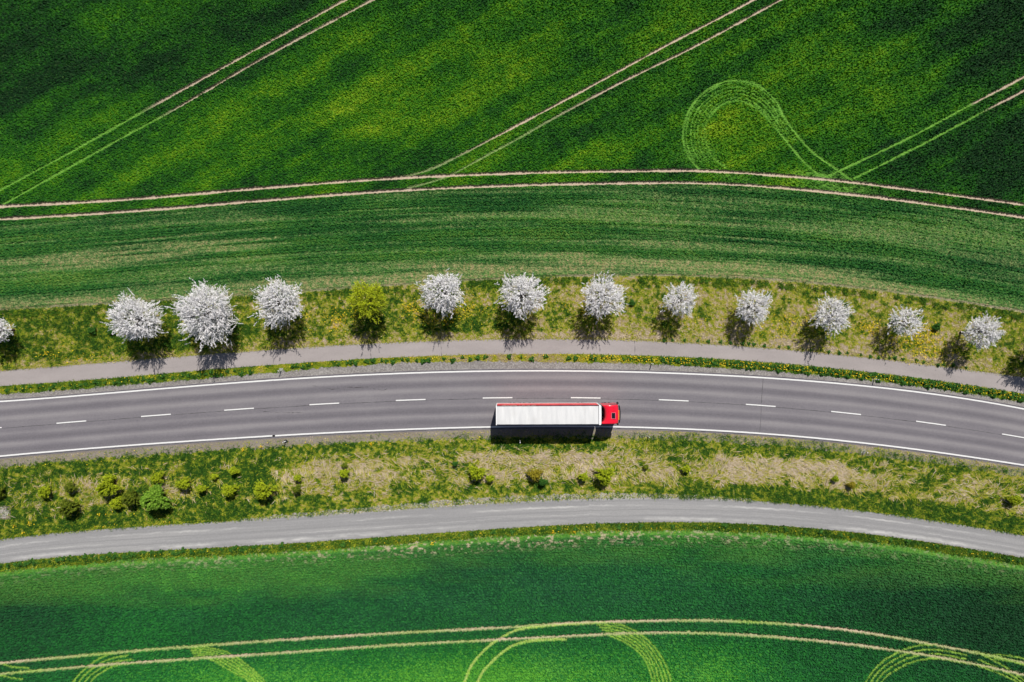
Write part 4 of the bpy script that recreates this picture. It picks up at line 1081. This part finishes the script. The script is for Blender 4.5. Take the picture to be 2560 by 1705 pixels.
for s_ in (1, -1):
    bm_obj("top_rail", lambda bm: add_box(bm, TX(0.08), TX(13.32), min(s_ * 1.165, s_ * 1.275), max(s_ * 1.165, s_ * 1.275), 3.80, 3.965), navy, trailer, bevel=0.012)
    def curtain(bm):
        nx, nz = 200, 3; vs = []
        for j in range(nz + 1):
            for i in range(nx + 1):
                x = 0.1 + 13.25 * i / nx; z = 1.20 + 2.60 * j / nz
                vs.append(bm.verts.new((TX(x), s_ * (1.255 + 0.012 * math.sin(x * 9.7) * math.sin(math.pi * j / nz)), z)))
        for j in range(nz):
            for i in range(nx): bm.faces.new((vs[j * (nx + 1) + i], vs[j * (nx + 1) + i + 1], vs[(j + 1) * (nx + 1) + i + 1], vs[(j + 1) * (nx + 1) + i]))
    bm_obj("side_curtain", curtain, curtain_m, trailer, True)
    bm_obj("side_rail", lambda bm: add_box(bm, TX(0.02), TX(13.6), min(s_ * 1.246, s_ * 1.28), max(s_ * 1.246, s_ * 1.28), 1.06, 1.195), white_pt, trailer)
    # side underrun guard
    def guard(bm):
        for z in (0.55, 0.82): add_box(bm, TX(5.6), TX(9.6), min(s_ * 1.19, s_ * 1.23), max(s_ * 1.19, s_ * 1.23), z, z + 0.12)
        for x in (5.9, 7.6, 9.3): add_box(bm, TX(x), TX(x + 0.08), min(s_ * 1.14, s_ * 1.19), max(s_ * 1.14, s_ * 1.19), 0.55, 1.08)
    bm_obj("side_guard", guard, steel, trailer)
# pale lettering high on the road-side curtain: one long line of small capitals, too small to read, then shorter groups
def letters(bm):
    rr = random.Random(3)
    for x0, x1 in ((0.75, 1.72), (1.80, 2.72), (3.0, 3.16), (3.36, 3.82), (3.98, 4.12), (4.20, 4.46), (4.62, 5.18)):
        x = x0
        while x < x1 - 0.05:
            w = min(rr.uniform(0.10, 0.15), x1 - x); st = 0.035
            zt, zb = 3.74, 3.40
            add_box(bm, TX(x), TX(x + st), 1.271, 1.279, zb, zt)
            k = rr.randint(0, 3)
            if k != 3: add_box(bm, TX(x + st), TX(x + w - 0.02), 1.271, 1.279, zt - 0.06, zt)
            if k != 1: add_box(bm, TX(x + st), TX(x + w - 0.02), 1.271, 1.279, zb + 0.14, zb + 0.2)
            if k in (0, 3): add_box(bm, TX(x + w - 0.05), TX(x + w - 0.02), 1.271, 1.279, zb, zt)
            x += w + 0.015
bm_obj("lettering", letters, plain("cream_print", (0.78, 0.70, 0.58), 0.5, 0.3), trailer)
def bulk(bm):
    pts = [(TX(13.36), -1.28), (TX(13.52), -1.28), (TX(13.60), -1.24), (TX(13.64), -1.12), (TX(13.66), 0.0), (TX(13.64), 1.12), (TX(13.60), 1.24), (TX(13.52), 1.28), (TX(13.36), 1.28)]
    add_prism(bm, pts, 1.27, 4.0)
bm_obj("front_wall", bulk, white_pt, trailer, bevel=0.025)
def rear(bm):
    add_box(bm, TX(-0.02), TX(0.09), -1.275, 1.275, 3.80, 3.985)
    for s_ in (1, -1): add_box(bm, TX(-0.02), TX(0.09), min(s_ * 1.16, s_ * 1.275), max(s_ * 1.16, s_ * 1.275), 1.0, 3.80)
bm_obj("rear_frame", rear, white_pt, trailer, bevel=0.01)
for s_ in (1, -1):
    bm_obj("rear_door", lambda bm: add_box(bm, TX(0.0), TX(0.05), min(s_ * 0.01, s_ * 1.155), max(s_ * 0.01, s_ * 1.155), 1.1, 3.79), curtain_m, trailer, bevel=0.008)
    bm_obj("tail_light", lambda bm: add_box(bm, TX(-0.03), TX(0.03), min(s_ * 0.75, s_ * 1.15), max(s_ * 0.75, s_ * 1.15), 0.78, 0.92), redlens, trailer)
def tchassis(bm):
    for s_ in (1, -1): add_box(bm, TX(0.4), TX(13.3), min(s_ * 0.42, s_ * 0.54), max(s_ * 0.42, s_ * 0.54), 0.80, 1.075)
    for x in (0.6, 2.4, 3.7, 5.0, 7.0, 9.0, 12.6): add_box(bm, TX(x), TX(x + 0.12), -1.1, 1.1, 0.92, 1.07)
    add_box(bm, TX(0.15), TX(0.27), -1.18, 1.18, 0.45, 0.58)
    for s_ in (1, -1):
        add_box(bm, TX(0.2), TX(0.3), s_ * 0.45 - 0.05, s_ * 0.45 + 0.05, 0.58, 0.95)
        add_box(bm, TX(10.6), TX(10.75), s_ * 0.85 - 0.07, s_ * 0.85 + 0.07, 0.35, 1.0)
bm_obj("trailer_chassis", tchassis, dark, trailer)

def wheel(x, y, w, r=0.50):
    t = 1 if y > 0 else -1
    def tyre(bm):
        prof = [(-w / 2, r * 0.55), (-w / 2, r * 0.93), (-w / 2 * 0.8, r), (w / 2 * 0.8, r), (w / 2, r * 0.93), (w / 2, r * 0.55)]
        n = 36; rings = []
        for k in range(n):
            a = 2 * math.pi * k / n
            rings.append([bm.verts.new((TX(x) + math.cos(a) * q, y + yy, r + math.sin(a) * q)) for yy, q in prof])
        for k in range(n):
            A, B_ = rings[k], rings[(k + 1) % n]
            for i in range(len(prof)): bm.faces.new((A[i], A[(i + 1) % len(prof)], B_[(i + 1) % len(prof)], B_[i]))
    wh = bm_obj("wheel", tyre, rubber, truck, True)
    def rim(bm):
        add_cyl(bm, (TX(x), y + t * (w / 2 - 0.07), r), (0, 1, 0), r * 0.56, 0.08, 28)
        add_cyl(bm, (TX(x), y + t * (w / 2 - 0.0), r), (0, 1, 0), 0.11, 0.10, 16)
    bm_obj("rim", rim, steel, wh)
for x in (2.1, 3.41, 4.72):
    for s_ in (1, -1): wheel(x, s_ * 1.04, 0.39)
for s_ in (1, -1):
    wheel(11.3, s_ * 0.95, 0.58); wheel(14.95, s_ * 1.06, 0.32)

# tractor chassis
def chassis(bm):
    for s_ in (1, -1): add_box(bm, TX(10.5), TX(16.0), s_ * 0.45 - 0.05, s_ * 0.45 + 0.05, 0.72, 0.98)
    for x in (10.6, 11.9, 13.0): add_box(bm, TX(x), TX(x + 0.15), -0.4, 0.4, 0.74, 0.96)
    add_cyl(bm, (TX(11.3), 0, 0.5), (0, 1, 0), 0.1, 1.9); add_cyl(bm, (TX(14.95), 0, 0.5), (0, 1, 0), 0.08, 1.9)
    add_box(bm, TX(12.9), TX(14.1), -1.05, -0.56, 0.55, 1.0)
    add_box(bm, TX(13.70), TX(14.10), -0.9, 0.9, 0.98, 1.35)
bm_obj("chassis", chassis, dark, truck)
bm_obj("fuel_tank", lambda bm: add_box(bm, TX(12.5), TX(14.0), 0.58, 1.17, 0.42, 1.02), steel, truck, True, bevel=0.12)
def fender(bm):
    for s_ in (1, -1):
        n = 14
        for sx, rr_ in ((11.3, 0.58),):
            vs = []
            for k in range(n + 1):
                a = math.pi * (0.08 + 0.84 * k / n)
                for y in (0.64, 1.24): vs.append(bm.verts.new((TX(sx) + math.cos(a) * rr_, s_ * y, 0.5 + math.sin(a) * rr_)))
            for k in range(n): bm.faces.new((vs[2 * k], vs[2 * k + 1], vs[2 * k + 3], vs[2 * k + 2]))
bm_obj("mudguard", fender, dark, truck, True)

# cab: slices across the width, each a side profile; the tail of the roof curves forward towards the middle
def cab_shape(bm):
    NS = 17; rings = []
    for i in range(NS):
        u = -1 + 2 * i / (NS - 1); a = abs(u)
        y = 1.235 * math.copysign(math.sin(min(1, a) * math.pi / 2) ** 0.92, u)
        ed = max(0.0, (a - 0.72) / 0.28)
        drop = 0.16 * ed ** 2.2
        tail = 14.28 - 0.50 * (abs(y) / 1.235) ** 3.0
        nose = 16.20 - 0.10 * (abs(y) / 1.235) ** 2 - 0.13 * ed ** 2
        prof = [(tail + 0.12, 0.98), (tail + 0.08, 2.2), (tail, 3.52 - drop), (tail + 0.22, 3.63 - drop), (14.9, 3.66 - drop), (15.45, 3.60 - drop), (nose - 0.42, 3.46 - drop), (nose - 0.20, 3.28 - drop),
                (nose - 0.13, 3.05 - drop * 0.4), (nose - 0.02, 2.2), (nose + 0.02, 1.75), (nose + 0.02, 1.15), (nose, 0.42 + 0.1 * ed), (15.55, 0.42 + 0.1 * ed), (15.52, 0.98)]
        rings.append([bm.verts.new((TX(x), y, z)) for x, z in prof])
    for A, B_ in zip(rings[:-1], rings[1:]):
        for k in range(len(A)): bm.faces.new((A[k], B_[k], B_[(k + 1) % len(A)], A[(k + 1) % len(A)]))
    bm.faces.new(rings[0]); bm.faces.new(rings[-1][::-1])
cab = bm_obj("cab", cab_shape, red, truck, False)
for p_ in cab.data.polygons: p_.use_smooth = len(p_.vertices) == 4
# ribs pressed in the roof
def ribs(bm):
    for y in (-0.92, -0.62, 0.30, 0.46, 0.62, 0.78, 0.94):
        z = 3.655 - 0.10 * max(0, abs(y) - 0.75)
        add_box(bm, TX(14.62), TX(15.42), y - 0.022, y + 0.022, z - 0.06, z + 0.014)
bm_obj("roof_rib", ribs, red, cab, bevel=0.006)
def hatch(bm): add_box(bm, TX(15.06), TX(15.50), -0.50, 0.22, 3.56, 3.675)
bm_obj("roof_hatch", hatch, glass, cab, bevel=0.03)
def hframe(bm):
    for (a, b, c_, d) in ((15.01, 15.055, -0.55, 0.27), (15.505, 15.55, -0.55, 0.27), (15.056, 15.504, -0.55, -0.505), (15.056, 15.504, 0.225, 0.27)):
        add_box(bm, TX(a), TX(b), c_, d, 3.55, 3.665)
bm_obj("hatch_frame", hframe, plain("pink_trim", (0.60, 0.16, 0.20), 0.4, 0.4), cab)
def visor(bm):
    n = 16; vs = []
    for i in range(n + 1):
        y = -1.15 + 2.3 * i / n; bow = 0.13 * (abs(y) / 1.15) ** 2.4
        vs.append([bm.verts.new((TX(q - bow), y, z)) for q, z in ((16.12, 3.30), (16.31, 3.16), (16.30, 3.13), (16.12, 3.26))])
    for A, B_ in zip(vs[:-1], vs[1:]):
        for k in range(4): bm.faces.new((A[k], B_[k], B_[(k + 1) % 4], A[(k + 1) % 4]))
    bm.faces.new(vs[0]); bm.faces.new(vs[-1][::-1])
bm_obj("sun_visor", visor, black_pl, cab)
for y in (-0.62, -0.36, -0.10, 0.16, 0.42):
    bm_obj("marker_lamp", lambda bm: add_box(bm, TX(15.97), TX(16.10), y - 0.09, y + 0.09, 3.24, 3.36), amber, cab, bevel=0.02)
def wind(bm):
    n = 12; vs = []
    for i in range(n + 1):
        y = -1.08 + 2.16 * i / n; bow = 0.10 * (abs(y) / 1.235) ** 2
        vs.append([bm.verts.new((TX(q - bow), y, z)) for q, z in ((16.098, 3.0), (16.20, 2.2), (16.232, 1.82))])
    for A, B_ in zip(vs[:-1], vs[1:]):
        for k in range(2): bm.faces.new((A[k], A[k + 1], B_[k + 1], B_[k]))
bm_obj("windscreen", wind, glass, cab, True)
for s_ in (1, -1):
    bm_obj("side_window", lambda bm: add_box(bm, TX(15.0), TX(15.85), min(s_ * 1.2, s_ * 1.243), max(s_ * 1.2, s_ * 1.243), 2.05, 2.85), glass, cab, bevel=0.02)
    bm_obj("headlight", lambda bm: add_box(bm, TX(16.1), TX(16.235), min(s_ * 0.78, s_ * 1.1), max(s_ * 0.78, s_ * 1.1), 0.75, 0.98), lamp_m, cab, bevel=0.03)
    def mirror(bm):
        add_box(bm, TX(15.96), TX(16.12), min(s_ * 1.28, s_ * 1.50), max(s_ * 1.28, s_ * 1.50), 2.05, 2.75)
        add_box(bm, TX(15.98), TX(16.04), min(s_ * 1.14, s_ * 1.30), max(s_ * 1.14, s_ * 1.30), 2.62, 2.68)
        add_box(bm, TX(15.98), TX(16.04), min(s_ * 1.14, s_ * 1.30), max(s_ * 1.14, s_ * 1.30), 2.10, 2.16)
    bm_obj("wing_mirror", mirror, black_pl, cab, bevel=0.02)
    bm_obj("step", lambda bm: add_box(bm, TX(14.2), TX(14.42), min(s_ * 0.9, s_ * 1.25), max(s_ * 0.9, s_ * 1.25), 0.5, 1.0), dark, cab, bevel=0.02)
def grille(bm):
    for k in range(5): add_box(bm, TX(16.20), TX(16.245), -0.7, 0.7, 0.9 + k * 0.15, 0.99 + k * 0.15)
bm_obj("grille", grille, black_pl, cab)
def lines(bm):
    for k, y in enumerate((-0.3, -0.1, 0.1)):
        add_cyl(bm, (TX(13.95), y, 1.5), (0, 0, 1), 0.02, 0.5, 8)
    add_box(bm, TX(13.92), TX(14.02), -0.4, 0.4, 1.2, 1.7)
bm_obj("air_lines", lines, dark, truck)
